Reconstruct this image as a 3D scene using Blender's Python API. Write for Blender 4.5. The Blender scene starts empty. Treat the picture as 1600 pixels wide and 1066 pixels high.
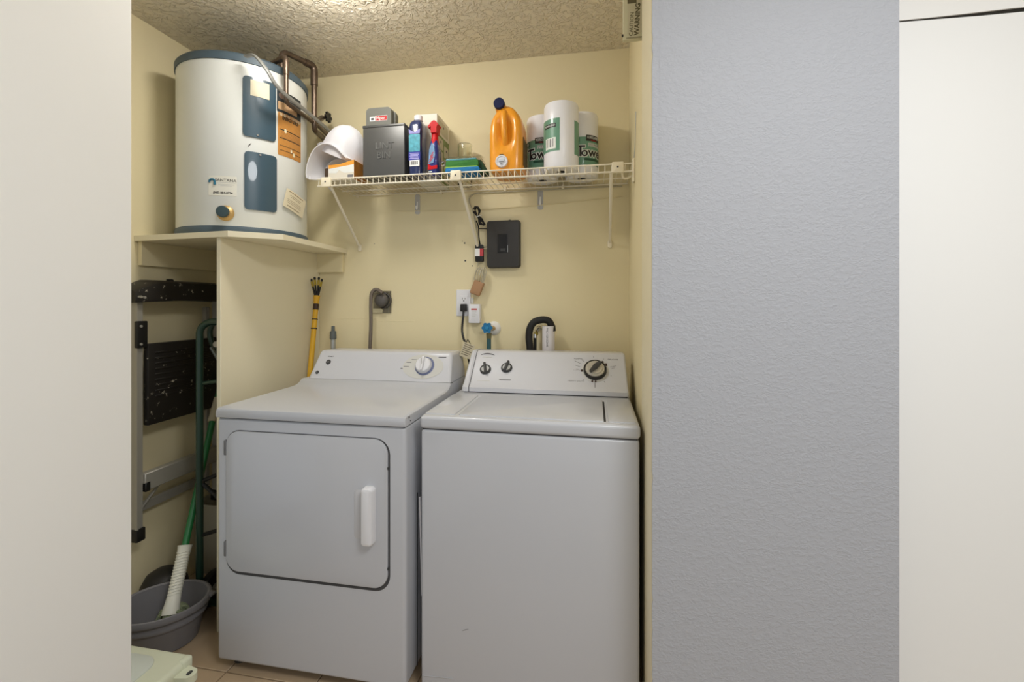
import bpy, bmesh, math, random
from mathutils import Vector, Matrix, noise
random.seed(7)
S = bpy.context.scene
COL = S.collection

# ------------------------------------------------------------------ camera
H = 1.27                       # eye height
F = 712.0                      # focal length in pixels of a 1600 px wide frame
HZ = 470.0                     # horizon row
YAW = math.radians(10.3)
cam_d = bpy.data.cameras.new('camera')
cam = bpy.data.objects.new('camera', cam_d); COL.objects.link(cam)
cam.location = (0, 0, H)
cam.rotation_euler = (math.pi/2, 0, YAW)
cam_d.sensor_width = 36; cam_d.lens = F/1600*36
cam_d.shift_y = -(533-HZ)/1600
cam_d.clip_start = 0.02
S.camera = cam

# ------------------------------------------------------------------ world, lights, exposure
w = bpy.data.worlds.new('world'); S.world = w; w.use_nodes = True
w.node_tree.nodes['Background'].inputs[0].default_value = (0.88, 0.94, 1.0, 1)
w.node_tree.nodes['Background'].inputs[1].default_value = 0.50

def area(name, loc, rot, sx, sy, power, col=(1, 1, 1)):
    l = bpy.data.lights.new(name, 'AREA'); l.shape = 'ELLIPSE' if name.endswith('ceiling_light') else 'RECTANGLE'; l.size = sx; l.size_y = sy
    l.energy = power; l.color = col
    o = bpy.data.objects.new(name, l); COL.objects.link(o); o.location = loc; o.rotation_euler = rot
    return o
area('room_fill_light', (0.9, -2.7, 1.45), (math.radians(90), 0, 0), 2.6, 1.7, 11, (0.93, 0.96, 1.0))  # unseen fill added behind the camera; no window is there
area('fill_ceiling_light', (0.60, 0.12, 2.40), (0, 0, 0), 0.7, 0.7, 25, (0.98, 0.99, 1.0))  # unseen overhead fill added for the front walls; it has no fixture
S.view_settings.view_transform = 'Standard'
S.view_settings.look = 'None'
S.view_settings.gamma = 1
S.view_settings.use_curve_mapping = False
S.view_settings.exposure = 0.0

# ------------------------------------------------------------------ helpers
CY, SY = math.cos(YAW), math.sin(YAW)
def ray(px, py):
    xc = (px-800)/F
    return Vector((xc*CY-SY, xc*SY+CY, (HZ-py)/F))
CAM = Vector((0, 0, H))
def at(px, py, Y):              # the point at depth Y that a measured picture position belongs to
    d = ray(px, py); return CAM + d*(Y/d.y)
def atx(px, py, X):
    d = ray(px, py); return CAM + d*(X/d.x)
def atz(px, py, z):
    d = ray(px, py); return CAM + d*((z-H)/d.z)

def lin(c):
    c = c/255.0
    return c/12.92 if c <= 0.04045 else ((c+0.055)/1.055)**2.4
def rgb(r, g, b): return (lin(r), lin(g), lin(b), 1)

def M(name, col, rough=0.5, metal=0.0, bump=0.0, scale=60, var=0.0, vscale=6, detail=3, trans=0.0, alpha=1.0, coat=0.0, spec=0.5, ior=1.45):
    m = bpy.data.materials.new(name); m.use_nodes = True
    nt = m.node_tree; b = nt.nodes['Principled BSDF']
    c = rgb(*col)
    b.inputs['Base Color'].default_value = c
    b.inputs['Roughness'].default_value = rough; b.inputs['Metallic'].default_value = metal
    b.inputs['Transmission Weight'].default_value = trans; b.inputs['Alpha'].default_value = alpha
    b.inputs['Coat Weight'].default_value = coat; b.inputs['Specular IOR Level'].default_value = spec
    b.inputs['IOR'].default_value = ior
    tc = nt.nodes.new('ShaderNodeTexCoord')
    geo = nt.nodes.new('ShaderNodeNewGeometry')
    if var > 0:
        n = nt.nodes.new('ShaderNodeTexNoise'); n.inputs['Scale'].default_value = vscale; n.inputs['Detail'].default_value = 4
        nt.links.new(geo.outputs['Position'], n.inputs['Vector'])
        r = nt.nodes.new('ShaderNodeMapRange'); r.inputs[1].default_value = 0.3; r.inputs[2].default_value = 0.7
        r.inputs[3].default_value = 1-var; r.inputs[4].default_value = 1+var*0.4
        nt.links.new(n.outputs['Fac'], r.inputs[0])
        mx = nt.nodes.new('ShaderNodeMix'); mx.data_type = 'RGBA'; mx.blend_type = 'MULTIPLY'; mx.inputs[0].default_value = 1
        mx.inputs[6].default_value = c
        nt.links.new(r.outputs[0], mx.inputs[7]); nt.links.new(mx.outputs[2], b.inputs['Base Color'])
    if bump > 0:
        n = nt.nodes.new('ShaderNodeTexNoise'); n.inputs['Scale'].default_value = scale; n.inputs['Detail'].default_value = detail
        nt.links.new(geo.outputs['Position'], n.inputs['Vector'])
        bp = nt.nodes.new('ShaderNodeBump'); bp.inputs['Strength'].default_value = bump; bp.inputs['Distance'].default_value = 0.004
        nt.links.new(n.outputs['Fac'], bp.inputs['Height']); nt.links.new(bp.outputs['Normal'], b.inputs['Normal'])
    return m

def plaster(name, col, scale, strength, dist=0.006, rough=0.85, lo=0.42, hi=0.62, stretch=(1, 1, 1)):
    """hand-textured (knock-down) paint: noise pushed through a soft threshold as relief"""
    m = M(name, col, rough); nt = m.node_tree; b = nt.nodes['Principled BSDF']
    geo = nt.nodes.new('ShaderNodeNewGeometry'); mp = nt.nodes.new('ShaderNodeMapping')
    mp.inputs['Scale'].default_value = stretch
    nt.links.new(geo.outputs['Position'], mp.inputs['Vector'])
    n = nt.nodes.new('ShaderNodeTexNoise'); n.inputs['Scale'].default_value = scale; n.inputs['Detail'].default_value = 3
    n.inputs['Roughness'].default_value = 0.55; n.inputs['Distortion'].default_value = 0.8
    nt.links.new(mp.outputs[0], n.inputs['Vector'])
    r = nt.nodes.new('ShaderNodeMapRange'); r.interpolation_type = 'SMOOTHSTEP'
    r.inputs[1].default_value = lo; r.inputs[2].default_value = hi
    nt.links.new(n.outputs['Fac'], r.inputs[0])
    bp = nt.nodes.new('ShaderNodeBump'); bp.inputs['Strength'].default_value = strength; bp.inputs['Distance'].default_value = dist
    nt.links.new(r.outputs[0], bp.inputs['Height']); nt.links.new(bp.outputs['Normal'], b.inputs['Normal'])
    return m

class Fr:
    """a flat frame: origin, right, up; the normal faces the viewer"""
    def __init__(s, o, u=(1, 0, 0), v=(0, 0, 1)):
        s.o = Vector(o); s.u = Vector(u).normalized(); s.v = Vector(v).normalized(); s.n = s.u.cross(s.v).normalized()
    def pt(s, a, b, c=0): return s.o + s.u*a + s.v*b + s.n*c
    def hit(s, px, py):
        d = ray(px, py); t = (s.o-CAM).dot(s.n)/d.dot(s.n); p = CAM+d*t-s.o
        return p.dot(s.u), p.dot(s.v)
class Cy:
    """frame wrapped round an upright cylinder"""
    def __init__(s, c, r, phi0=0.0, z0=0.0): s.c = Vector(c); s.r = r; s.p = phi0; s.z = z0
    def pt(s, a, b, c=0):
        ph = s.p + a/s.r; R = s.r+c
        return Vector((s.c.x+R*math.sin(ph), s.c.y-R*math.cos(ph), s.z+b))
    def hit(s, px, py):
        d = ray(px, py); ox, oy = -s.c.x, -s.c.y
        A = d.x*d.x+d.y*d.y; B = 2*(ox*d.x+oy*d.y); C = ox*ox+oy*oy-s.r*s.r
        q = max(0, B*B-4*A*C); t = (-B-math.sqrt(q))/(2*A); p = CAM+d*t
        ph = math.atan2(p.x-s.c.x, -(p.y-s.c.y))
        return (ph-s.p)*s.r, p.z-s.z

class MB:
    def __init__(s): s.bm = bmesh.new()
    def face(s, pts):
        try: return s.bm.faces.new([s.bm.verts.new(p) for p in pts])
        except ValueError: return None
    def merge(s, o, mat=None):
        if mat is not None: bmesh.ops.transform(o, matrix=mat, verts=o.verts)
        vm = {v: s.bm.verts.new(v.co) for v in o.verts}
        for f in o.faces:
            s.bm.faces.new([vm[v] for v in f.verts])
        o.free()
        return s
    def box(s, x0, x1, y0, y1, z0, z1, bev=0.0, seg=2, mat=None):
        o = bmesh.new()
        bmesh.ops.create_cube(o, size=1)
        for v in o.verts:
            v.co = Vector(((x0+x1)/2+v.co.x*(x1-x0), (y0+y1)/2+v.co.y*(y1-y0), (z0+z1)/2+v.co.z*(z1-z0)))
        if bev > 0: bmesh.ops.bevel(o, geom=o.edges[:], offset=bev, segments=seg, affect='EDGES', profile=0.5)
        return s.merge(o, mat)
    def fbox(s, fr, a0, a1, b0, b1, c0, c1, bev=0.0, seg=2):
        o = MB().box(a0, a1, b0, b1, c0, c1, bev, seg).bm
        for v in o.verts: v.co = fr.pt(*v.co)
        return s.merge(o)
    def cyl(s, p0, p1, r0, r1=None, n=24, bev=0.0):
        r1 = r0 if r1 is None else r1
        p0 = Vector(p0); p1 = Vector(p1); d = p1-p0; L = d.length
        prof = [(0, 0), (r0, 0), (r1, L), (0, L)]
        if bev > 0: prof = [(0, 0), (r0-bev, 0), (r0, bev), (r1, L-bev), (r1-bev, L), (0, L)]
        return s.lathe(prof, p0, d, n)
    def lathe(s, prof, c=(0, 0, 0), axis=(0, 0, 1), n=48):
        c = Vector(c); q = Vector((0, 0, 1)).rotation_difference(Vector(axis).normalized())
        rows = []
        for r, z in prof:
            if r < 1e-6: rows.append([s.bm.verts.new(c+q@Vector((0, 0, z)))])
            else: rows.append([s.bm.verts.new(c+q@Vector((r*math.cos(2*math.pi*i/n), r*math.sin(2*math.pi*i/n), z))) for i in range(n)])
        for a, b in zip(rows, rows[1:]):
            for i in range(n):
                j = (i+1) % n
                if len(a) == 1 and len(b) == 1: continue
                if len(a) == 1: f = [a[0], b[j], b[i]]
                elif len(b) == 1: f = [a[i], a[j], b[0]]
                else: f = [a[i], a[j], b[j], b[i]]
                s.bm.faces.new(f)
        return s
    def tube(s, pts, r, n=8, cap=True, flat=None, up=(0, 0, 1)):
        pts = [Vector(p) for p in pts]; N = len(pts)
        rr = r if isinstance(r, (list, tuple)) else [r]*N
        tang = []
        for i in range(N):
            a = pts[max(0, i-1)]; b = pts[min(N-1, i+1)]; tang.append((b-a).normalized())
        upv = Vector(up)
        if abs(tang[0].dot(upv)) > 0.95: upv = Vector((1, 0, 0))
        nrm = (upv-tang[0]*upv.dot(tang[0])).normalized(); rows = []
        for i in range(N):
            if i: nrm = (tang[i-1].rotation_difference(tang[i])@nrm); nrm = (nrm-tang[i]*nrm.dot(tang[i])).normalized()
            bn = tang[i].cross(nrm); fl = flat if flat else 1.0
            rows.append([s.bm.verts.new(pts[i]+nrm*(rr[i]*fl*math.cos(2*math.pi*k/n))+bn*(rr[i]*math.sin(2*math.pi*k/n))) for k in range(n)])
        for a, b in zip(rows, rows[1:]):
            for k in range(n): s.bm.faces.new([a[k], a[(k+1) % n], b[(k+1) % n], b[k]])
        if cap:
            s.bm.faces.new(rows[0][::-1]); s.bm.faces.new(rows[-1])
        return s
    def prism(s, poly, fr, c0, c1):
        a = [s.bm.verts.new(fr.pt(x, y, c0)) for x, y in poly]; b = [s.bm.verts.new(fr.pt(x, y, c1)) for x, y in poly]
        n = len(poly)
        for i in range(n): s.bm.faces.new([a[i], a[(i+1) % n], b[(i+1) % n], b[i]])
        s.bm.faces.new(a[::-1]); s.bm.faces.new(b)
        return s
    def plate(s, fr, cx, cy, w, h, c0, c1, r=0.0, bev=0.0, seg=6):
        def rr(w, h, r):
            r = max(min(r, w/2-1e-5, h/2-1e-5), 0)
            if r <= 1e-5: return [(cx-w/2, cy-h/2), (cx+w/2, cy-h/2), (cx+w/2, cy+h/2), (cx-w/2, cy+h/2)]
            out = []
            for sx, sy, a0 in ((1, -1, -90), (1, 1, 0), (-1, 1, 90), (-1, -1, 180)):
                for k in range(seg+1):
                    a = math.radians(a0+90*k/seg); out.append((cx+sx*(w/2-r)+r*math.cos(a), cy+sy*(h/2-r)+r*math.sin(a)))
            return out
        rings = [(rr(w, h, r), c0)]
        if bev > 0:
            rings += [(rr(w, h, r), c1-bev), (rr(w-bev*0.6, h-bev*0.6, r-bev*0.3), c1-bev*0.3), (rr(w-2*bev, h-2*bev, r-bev), c1)]
        else: rings.append((rr(w, h, r), c1))
        vs = [[s.bm.verts.new(fr.pt(x, y, c)) for x, y in p] for p, c in rings]
        n = len(vs[0])
        for a, b in zip(vs, vs[1:]):
            if len(a) != len(b): continue
            for i in range(n): s.bm.faces.new([a[i], a[(i+1) % n], b[(i+1) % n], b[i]])
        s.bm.faces.new(vs[0][::-1]); s.bm.faces.new(vs[-1])
        return s
    def wrap(s, fr, a0, a1, b0, b1, c0, c1, r=0.0, n=20):
        """rounded rectangle following a curved frame"""
        xs = [a0+(a1-a0)*i/n for i in range(n+1)]
        if r > 0: xs = sorted(set(xs+[a0+r*t for t in (0.08, 0.3, 0.6, 1)]+[a1-r*t for t in (0.08, 0.3, 0.6, 1)]))
        rows = []
        for x in xs:
            e = 0
            if r > 0:
                d = min(x-a0, a1-x)
                if d < r: e = r-math.sqrt(max(0, r*r-(r-d)**2))
            rows.append([fr.pt(x, b0+e, c0), fr.pt(x, b1-e, c0), fr.pt(x, b1-e, c1), fr.pt(x, b0+e, c1)])
        vs = [[s.bm.verts.new(p) for p in row] for row in rows]
        for a, b in zip(vs, vs[1:]):
            for k in range(4): s.bm.faces.new([a[k], a[(k+1) % 4], b[(k+1) % 4], b[k]])
        s.bm.faces.new(vs[0][::-1]); s.bm.faces.new(vs[-1])
        return s
    def grid(s, fn, nu, nv, closed_u=False):
        vs = [[s.bm.verts.new(fn(i/nu, j/nv)) for j in range(nv+1)] for i in range(nu+(0 if closed_u else 1))]
        m = len(vs)
        for i in range(m if closed_u else m-1):
            for j in range(nv):
                s.bm.faces.new([vs[i][j], vs[(i+1) % m][j], vs[(i+1) % m][j+1], vs[i][j+1]])
        return s
    def fill(s):
        es = [e for e in s.bm.edges if e.is_boundary]
        if es: bmesh.ops.holes_fill(s.bm, edges=es, sides=0)
        return s

def rootloc(o):
    p = Vector((0, 0, 0))
    while o is not None: p = p+o.location; o = o.parent
    return p
def part(name, mb, mat, parent=None, sharp=38, smooth=True, loc=None):
    """one mesh object from world-space geometry"""
    bm = mb.bm
    bmesh.ops.recalc_face_normals(bm, faces=bm.faces[:])
    base = Vector(loc) if loc is not None else Vector((0, 0, 0))
    off = rootloc(parent)+base if parent is not None else base
    bmesh.ops.translate(bm, verts=bm.verts, vec=-off)
    me = bpy.data.meshes.new(name); bm.to_mesh(me); bm.free()
    if smooth:
        for p in me.polygons: p.use_smooth = True
        me.set_sharp_from_angle(angle=math.radians(sharp))
    me.materials.append(mat)
    o = bpy.data.objects.new(name, me); COL.objects.link(o)
    o.location = base
    if parent is not None: o.parent = parent
    return o
def tag(o, label, cat, group=None):
    o['label'] = label; o['category'] = cat
    if group: o['group'] = group
    return o
def thing(name, label, cat, loc, group=None):
    o = bpy.data.objects.new(name, None); COL.objects.link(o); o.location = loc
    o.empty_display_size = 0.05
    return tag(o, label, cat, group)
def struct(name, mb, mat, label=None, **k):
    o = part(name, mb, mat, None, **k); o['kind'] = 'structure'
    if label: o['label'] = label
    return o
def text(name, body, size, fr, a, b, mat, parent, depth=0.0006, base=0.0, align='CENTER', rot=0.0, sx=1.0, bold=0.0):
    cu = bpy.data.curves.new('t', 'FONT'); cu.body = body; cu.size = size; cu.align_x = align; cu.align_y = 'CENTER'
    cu.extrude = depth/2; cu.resolution_u = 2; cu.offset = bold
    ob = bpy.data.objects.new('t', cu); COL.objects.link(ob)
    dg = bpy.context.evaluated_depsgraph_get(); me = bpy.data.meshes.new_from_object(ob.evaluated_get(dg))
    bpy.data.objects.remove(ob)
    mb = MB(); mb.bm.from_mesh(me); bpy.data.meshes.remove(me)
    c, s_ = math.cos(rot), math.sin(rot)
    if isinstance(fr, Cy):          # lettering on a round surface needs short edges to follow it
        bmesh.ops.triangulate(mb.bm, faces=mb.bm.faces[:])
        for _ in range(4):
            es = [e for e in mb.bm.edges if e.calc_length() > fr.r*.09]
            if not es: break
            bmesh.ops.subdivide_edges(mb.bm, edges=es, cuts=1)
            bmesh.ops.triangulate(mb.bm, faces=mb.bm.faces[:])
    for v in mb.bm.verts:
        x, y, z = v.co.x*sx, v.co.y, v.co.z
        v.co = fr.pt(a+x*c-y*s_, b+x*s_+y*c, base+z+depth/2)
    return part(name, mb, mat, parent, smooth=False)
def copy_tree(o, parent=None):
    c = o.copy(); COL.objects.link(c); c.parent = parent
    for ch in o.children: copy_tree(ch, c)
    return c
def bez(p, n=12):
    """smooth curve through points (Catmull-Rom)"""
    p = [Vector(q) for q in p]; out = []
    P = [p[0]*2-p[1]]+p+[p[-1]*2-p[-2]]
    for i in range(1, len(P)-2):
        a, b, c, d = P[i-1], P[i], P[i+1], P[i+2]
        for k in range(n):
            t = k/n
            out.append(0.5*((2*b)+(c-a)*t+(2*a-5*b+4*c-d)*t*t+(3*b-a-3*c+d)*t**3))
    out.append(p[-1]); return out
def bend(p, r, n=6):
    """polyline with rounded corners"""
    p = [Vector(q) for q in p]; out = [p[0]]
    for i in range(1, len(p)-1):
        a = (p[i-1]-p[i]); b = (p[i+1]-p[i]); rr = min(r, a.length*0.49, b.length*0.49)
        A = p[i]+a.normalized()*rr; B = p[i]+b.normalized()*rr
        for k in range(n+1):
            t = k/n; out.append(A*(1-t)**2+p[i]*2*t*(1-t)+B*t*t)
    out.append(p[-1]); return out

# ------------------------------------------------------------------ materials
cream = M('cream_paint', (233, 220, 180), 0.75, bump=0.06, scale=90)
cream_trim = M('cream_gloss_paint', (236, 227, 198), 0.5, bump=0.03, scale=120)
white_wall = M('white_wall_paint', (246, 245, 240), 0.7, bump=0.04, scale=50)
white_smooth = M('white_ceiling_paint', (246, 244, 238), 0.8)
grey_wall = plaster('grey_textured_paint', (176, 178, 183), 75, 0.22, 0.005, 0.6, 0.40, 0.68, (1, 1, 1.5))
ceil_mat = plaster('ceiling_knockdown', (236, 226, 204), 40, 0.85, 0.007, 0.9, 0.42, 0.60)
tile_mat = M('floor_tile_ceramic', (192, 168, 138), 0.35, var=0.14, vscale=5)
grout_mat = M('grout', (150, 132, 108), 0.9)
enamel = M('white_enamel', (194, 196, 201), 0.28, coat=0.3, bump=0.02, scale=220)
plastic_w = M('white_plastic', (228, 228, 231), 0.3)
panel_w = M('console_plastic', (206, 207, 212), 0.25, coat=0.2)
seam = M('dark_seam', (70, 70, 72), 0.7)
dgrey = M('dark_grey_plastic', (62, 62, 62), 0.4)
mgrey = M('mid_grey_print', (120, 120, 122), 0.6)
lgrey = M('light_grey_print', (196, 196, 192), 0.5)
navy_print = M('blue_grey_print', (110, 118, 150), 0.5)
black_p = M('black_plastic', (30, 29, 28), 0.4)
black_r = M('black_rubber', (26, 25, 24), 0.6)
chrome = M('chrome', (220, 220, 220), 0.15, metal=1)
heater_white = M('heater_white_enamel', (222, 224, 219), 0.32, coat=0.2)
heater_blue = M('heater_blue_enamel', (54, 78, 92), 0.28, coat=0.5)
heater_band = M('heater_band_plastic', (74, 90, 100), 0.5)
beige_st = M('beige_sticker', (226, 218, 190), 0.6, var=0.06, vscale=30)
pale_st = M('pale_sticker', (222, 220, 208), 0.5)
orange_st = M('orange_label', (190, 132, 62), 0.5, var=0.12, vscale=40)
brass = M('aged_brass', (196, 164, 108), 0.4, metal=0.6)
copper = M('aged_copper', (112, 96, 82), 0.38, metal=0.7, var=0.3, vscale=30)
conduit_m = M('grey_conduit', (138, 138, 134), 0.4, metal=0.4, bump=0.5, scale=400)
alu = M('aluminium', (172, 168, 158), 0.4, metal=0.3)
teal_p = M('teal_logo', (36, 104, 130), 0.5)
ink = M('black_ink', (44, 40, 36), 0.7)
red_ink = M('red_ink', (190, 40, 40), 0.5)
white_ink = M('white_ink', (240, 240, 236), 0.5)
wire_m = M('white_coated_wire', (240, 232, 212), 0.35)
clamp_m = M('cream_plastic', (240, 230, 204), 0.4)

# ================================================================== THE SETTING
D = 2.15; XL = -1.84; XR = 0.155; CZ = H+1.159; FY = 1.241
# floor: substrate with single tiles
fl = struct('floor', MB().box(-1.95, 4.2, -3.0, 2.3, -0.08, -0.006), grout_mat)
TS = 0.33
tile_me = None
for i in range(-2, 6):
    for j in range(-2, 3):
        x0 = -1.24+i*TS; y0 = 1.358+j*TS
        if x0 > 0.16 or x0+TS < XL or y0 > D-0.02: continue
        xa, xb, ya, yb = max(x0, XL)+.002, x0+TS-.002, y0+.002, min(y0+TS, D)-.002
        full = abs(xb-xa-TS+.004) < 1e-6 and abs(yb-ya-TS+.004) < 1e-6
        if full and tile_me is not None:
            o = bpy.data.objects.new('tile', tile_me); COL.objects.link(o); o.parent = fl; o.location = (xa, ya, 0)
        else:
            o = part('tile', MB().box(xa, xb, ya, yb, -0.007, 0.0, 0.0012, 1), tile_mat, fl, loc=(xa, ya, 0))
            if full: tile_me = o.data
struct('floor_hall', MB().box(0.16, 4.2, -3.0, 2.3, -0.0055, -0.0005), tile_mat)
struct('ceiling', MB().box(-1.95, 0.4, -0.9, 2.3, CZ, CZ+0.08), ceil_mat)
struct('ceiling_hall', MB().box(0.4, 4.2, -0.9, 2.3, CZ, CZ+0.08), white_smooth)
wb = struct('wall_back', MB().box(-1.95, 0.4, D, D+0.1, 0, CZ), cream)
struct('wall_left', MB().box(XL-0.1, XL, 0.95, D, 0, CZ), cream)
struct('wall_right', MB().box(XR, XR+0.01, FY, D, 0, CZ), cream)
struct('trim_1', MB().box(0.146, 0.158, FY, 1.488, 0, CZ, 0.002, 2), cream_trim, 'cream painted edge of the alcove opening beside the grey wall')
mb = MB().box(XR+0.01, 0.715, FY-0.006, D-0.001, 0, CZ)
# uneven paint line: the grey coat stops just short of the corner in a ragged edge
edge = []
random.seed(3)
zz = 0.0
while zz < CZ:
    edge.append((0.1472+random.random()*0.0022*(random.random() < 0.14)+random.random()*0.0004, zz)); zz += 0.006+random.random()*0.016
poly = [(e[0], e[1]) for e in edge]+[(0.1478, CZ), (XR+.0102, CZ), (XR+.0102, 0)]
fr0 = Fr((0, FY, 0))
mb.prism(poly[::-1], fr0, -0.0005, 0.006)
struct('wall_front', mb, grey_wall, 'grey wall with orange-peel texture right of the laundry alcove', smooth=False)
struct('wall_near', MB().box(-1.11, -1.0, -3.0, 0.836, 0, CZ, 0.004, 3), white_wall, 'smooth white wall end left of the laundry alcove')
# white door beside the grey wall, with an uneven gap under its head
DYF = 1.33; DT = H+.7185-.004
dj = struct('door_1', MB().prism([(.70, .012), (1.75, .012), (1.75, DT), (1.30, DT-.001), (1.10, DT-.0020), (.95, DT-.0022), (.86, DT-.0002), (.70, DT+.0022)], Fr((0, DYF, 0)), -.036, 0), white_wall, 'plain white door right of the grey wall', smooth=False)
struct('trim_2', MB().prism([(.70, DT+.0062), (.84, DT+.0056), (.92, DT+.0068), (1.02, DT+.0092), (1.12, DT+.0088), (1.75, DT+.0085), (1.75, CZ), (.70, CZ)], Fr((0, DYF, 0)), -.036, 0), white_smooth, 'white wall strip above the door head', smooth=False)
part('gap_shade_strip', MB().box(.705, 1.745, DYF+.004, DYF+.02, DT-.004, DT+.011), M('gap_shade', (44, 41, 34), .95), dj)  # dark strip standing in for the shade inside the door gap
struct('door_gap_backing', MB().box(.716, 1.8, DYF+.30, DYF+.36, 0, CZ), M('backing_shade', (60, 56, 48), .9), 'dark backing slab behind the white door, its colour standing for shade')  # unseen slab coloured dark so the door gap reads as shaded
# screw holes left in the back wall
frw = Fr((0, D, 0))
for px, py, r in ((726, 380, .004), (727, 407.5, .0045), (738, 415.5, .0032), (722.5, 377, .002), (585, 381, .002)):
    p = at(px, py, D)
    part('screw_hole', MB().cyl(p+Vector((0, .001, 0)), p+Vector((0, -.0006, 0)), r, n=10), dgrey, wb)
# old paint ridge in the plaster
part('paint_ridge', MB().tube([at(q, 498+0.4*math.sin(q*.7)+(q > 590)*4, D+0.0004) for q in range(528, 652, 4)], .0014, 5), cream, wb)

# ================================================================== HEATER STAND
PZ = H+0.264
hs = thing('heater_stand', 'cream painted wooden stand with angled platform carrying the water heater', 'stand', (-1.42, 1.8, 0))
plat = [(XL+.001, 1.545), (-1.36, 1.497), (-1.215, 1.615), (-1.25, D-.001), (XL+.001, D-.001)]
part('platform', MB().prism(plat, Fr((0, 0, PZ-.022), (1, 0, 0), (0, 1, 0)), 0, .022), cream_trim, hs, smooth=False)
part('divider_panel', MB().box(-1.426, -1.407, 1.515, D-.001, 0.0, PZ-.022, .0015, 1), cream_trim, hs)
part('wall_cleat', MB().box(XL+.001, -1.265, D-.022, D-.001, H+.145, PZ-.022, .001, 1), cream, hs)
part('wall_cleat', MB().box(XL+.001, XL+.020, 1.56, D-.023, H+.145, PZ-.022, .001, 1), cream, hs)

# ================================================================== WATER HEATER
HC = Vector((-1.55, 1.806, 0)); HR = 0.254; HB = PZ; HT = H+0.995
wh = thing('water_heater', 'white and blue lowboy water heater on the cream platform near the ceiling', 'water heater', (HC.x, HC.y, HB))
part('tank_jacket', MB().lathe([(0, HB+.02), (HR-.004, HB+.02), (HR, HB+.028), (HR, HT-.032), (HR-.004, HT-.03), (0, HT-.03)], (HC.x, HC.y, 0), n=96), heater_white, wh)
part('base_band', MB().lathe([(0, HB), (HR+.002, HB), (HR+.004, HB+.004), (HR+.004, HB+.03), (HR+.001, HB+.034), (HR-.01, HB+.034)], (HC.x, HC.y, 0), n=96), heater_band, wh)
part('top_cap', MB().lathe([(HR-.01, HT-.036), (HR+.004, HT-.036), (HR+.005, HT-.01), (HR-.004, HT), (HR-.05, HT+.006), (0, HT+.01)], (HC.x, HC.y, 0), n=96), heater_band, wh)
cf = Cy(HC, HR)
def hpatch(name, x0, x1, ytop, ybot, mat, th=.004, r=.014, parent=wh, base=0.0):
    xm = (x0+x1)/2
    a0 = cf.hit(x0, (ytop+ybot)/2)[0]; a1 = cf.hit(x1, (ytop+ybot)/2)[0]
    b1 = cf.hit(xm, ytop)[1]; b0 = cf.hit(xm, ybot)[1]
    return part(name, MB().wrap(cf, a0, a1, b0, b1, base, base+th, r), mat, parent), (a0, a1, b0, b1)
up, ub = hpatch('access_panel', 379.5, 430, 124, 216.5, heater_blue, .006)
hpatch('rating_sticker', 391, 420, 128.5, 153, beige_st, .0012, .001, up, .006)
part('screw', MB().cyl(cf.pt(*cf.hit(402, 212), .005), cf.pt(*cf.hit(402, 212), .009), .004, n=12), chrome, up)
lp, lb = hpatch('access_panel', 382, 431.5, 240, 329.5, heater_blue, .006)
part('screw', MB().cyl(cf.pt(*cf.hit(406, 243), .005), cf.pt(*cf.hit(406, 243), .009), .004, n=12), chrome, lp)
# plumber's sticker
st, sb = hpatch('plumber_sticker', 326, 370, 275, 306, pale_st, .0008, .002)
a, b = cf.hit(332, 285)
lg = MB()
ring = []
for k in range(17):
    t = math.radians(200-k*220/16); ring.append(cf.pt(a-.001+.0098*math.cos(t), b+.003+.0095*math.sin(t), .0012))
lg.tube(ring+[cf.pt(a+.0095, b-.009, .0012)], [.0042]*17+[.0052], 6)
part('swan_logo', lg, teal_p, st)
a, b = cf.hit(352.5, 282)
text('lettering', 'SANTANA', .0155, cf, a, b, ink, st, base=.0008, sx=1.05)
for dy, ww in ((-.009, .036), (-.0165, .030), (-.022, .022)):
    part('small_print', MB().wrap(cf, a-ww+.004, a+ww, b+dy-.0012, b+dy+.0008, .0008, .0012), lgrey, st)
a, b = cf.hit(348, 301.5)
text('phone_number', '(305) 884-0776', .0112, cf, a, b, ink, st, base=.0008, bold=.0003)
# drain valve
a, b = cf.hit(353, 333.5)
p = cf.pt(a, b); nrm = (cf.pt(a, b, .1)-p).normalized()
part('valve_escutcheon', MB().lathe([(0, 0), (.030, 0), (.031, .004), (.026, .010), (.019, .013), (.017, .030), (0, .030)], p, nrm, 32), brass, wh)
vk = part('valve_knob', MB().lathe([(0, 0), (.019, 0), (.0225, .003), (.0225, .013), (.020, .017), (0, .018)], p+nrm*.030, nrm, 32), M('dark_teal_plastic', (58, 76, 80), 0.45), wh)
# brand label and energy label
bl, bb = hpatch('brand_label', 432.5, 469.5, 147, 181, M('label_dark', (42, 48, 52), .5), .001, .004)
a0, a1, b0, b1 = bb
part('label_field', MB().wrap(cf, a0+.005, a1-.03, b0+.012, b0+.045, .001, .0014, .002), M('label_tan', (196, 160, 120), .5), bl)
part('label_emblem', MB().cyl(cf.pt(a0+.022, b1-.022, .0008), cf.pt(a0+.022, b1-.022, .0016), .014, n=20), M('label_brown', (120, 100, 90), .5), bl)
for k in range(3):
    part('label_line', MB().wrap(cf, a0+.048, a1-.008, b1-.020-.012*k, b1-.016-.012*k, .001, .0014), mgrey, bl)
hpatch('label_border', 433, 470, 181.5, 186, M('label_pale', (214, 210, 186), .5), .001, .001)
el, eb = hpatch('energy_label', 434, 469.5, 181, 247, orange_st, .001, .006)
a0, a1, b0, b1 = eb
text('lettering', 'ENERGYGUIDE', .021, cf, (a0+a1)/2, b1-.022, ink, el, base=.001, sx=(a1-a0)*.82/.165, bold=.0006)
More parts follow.
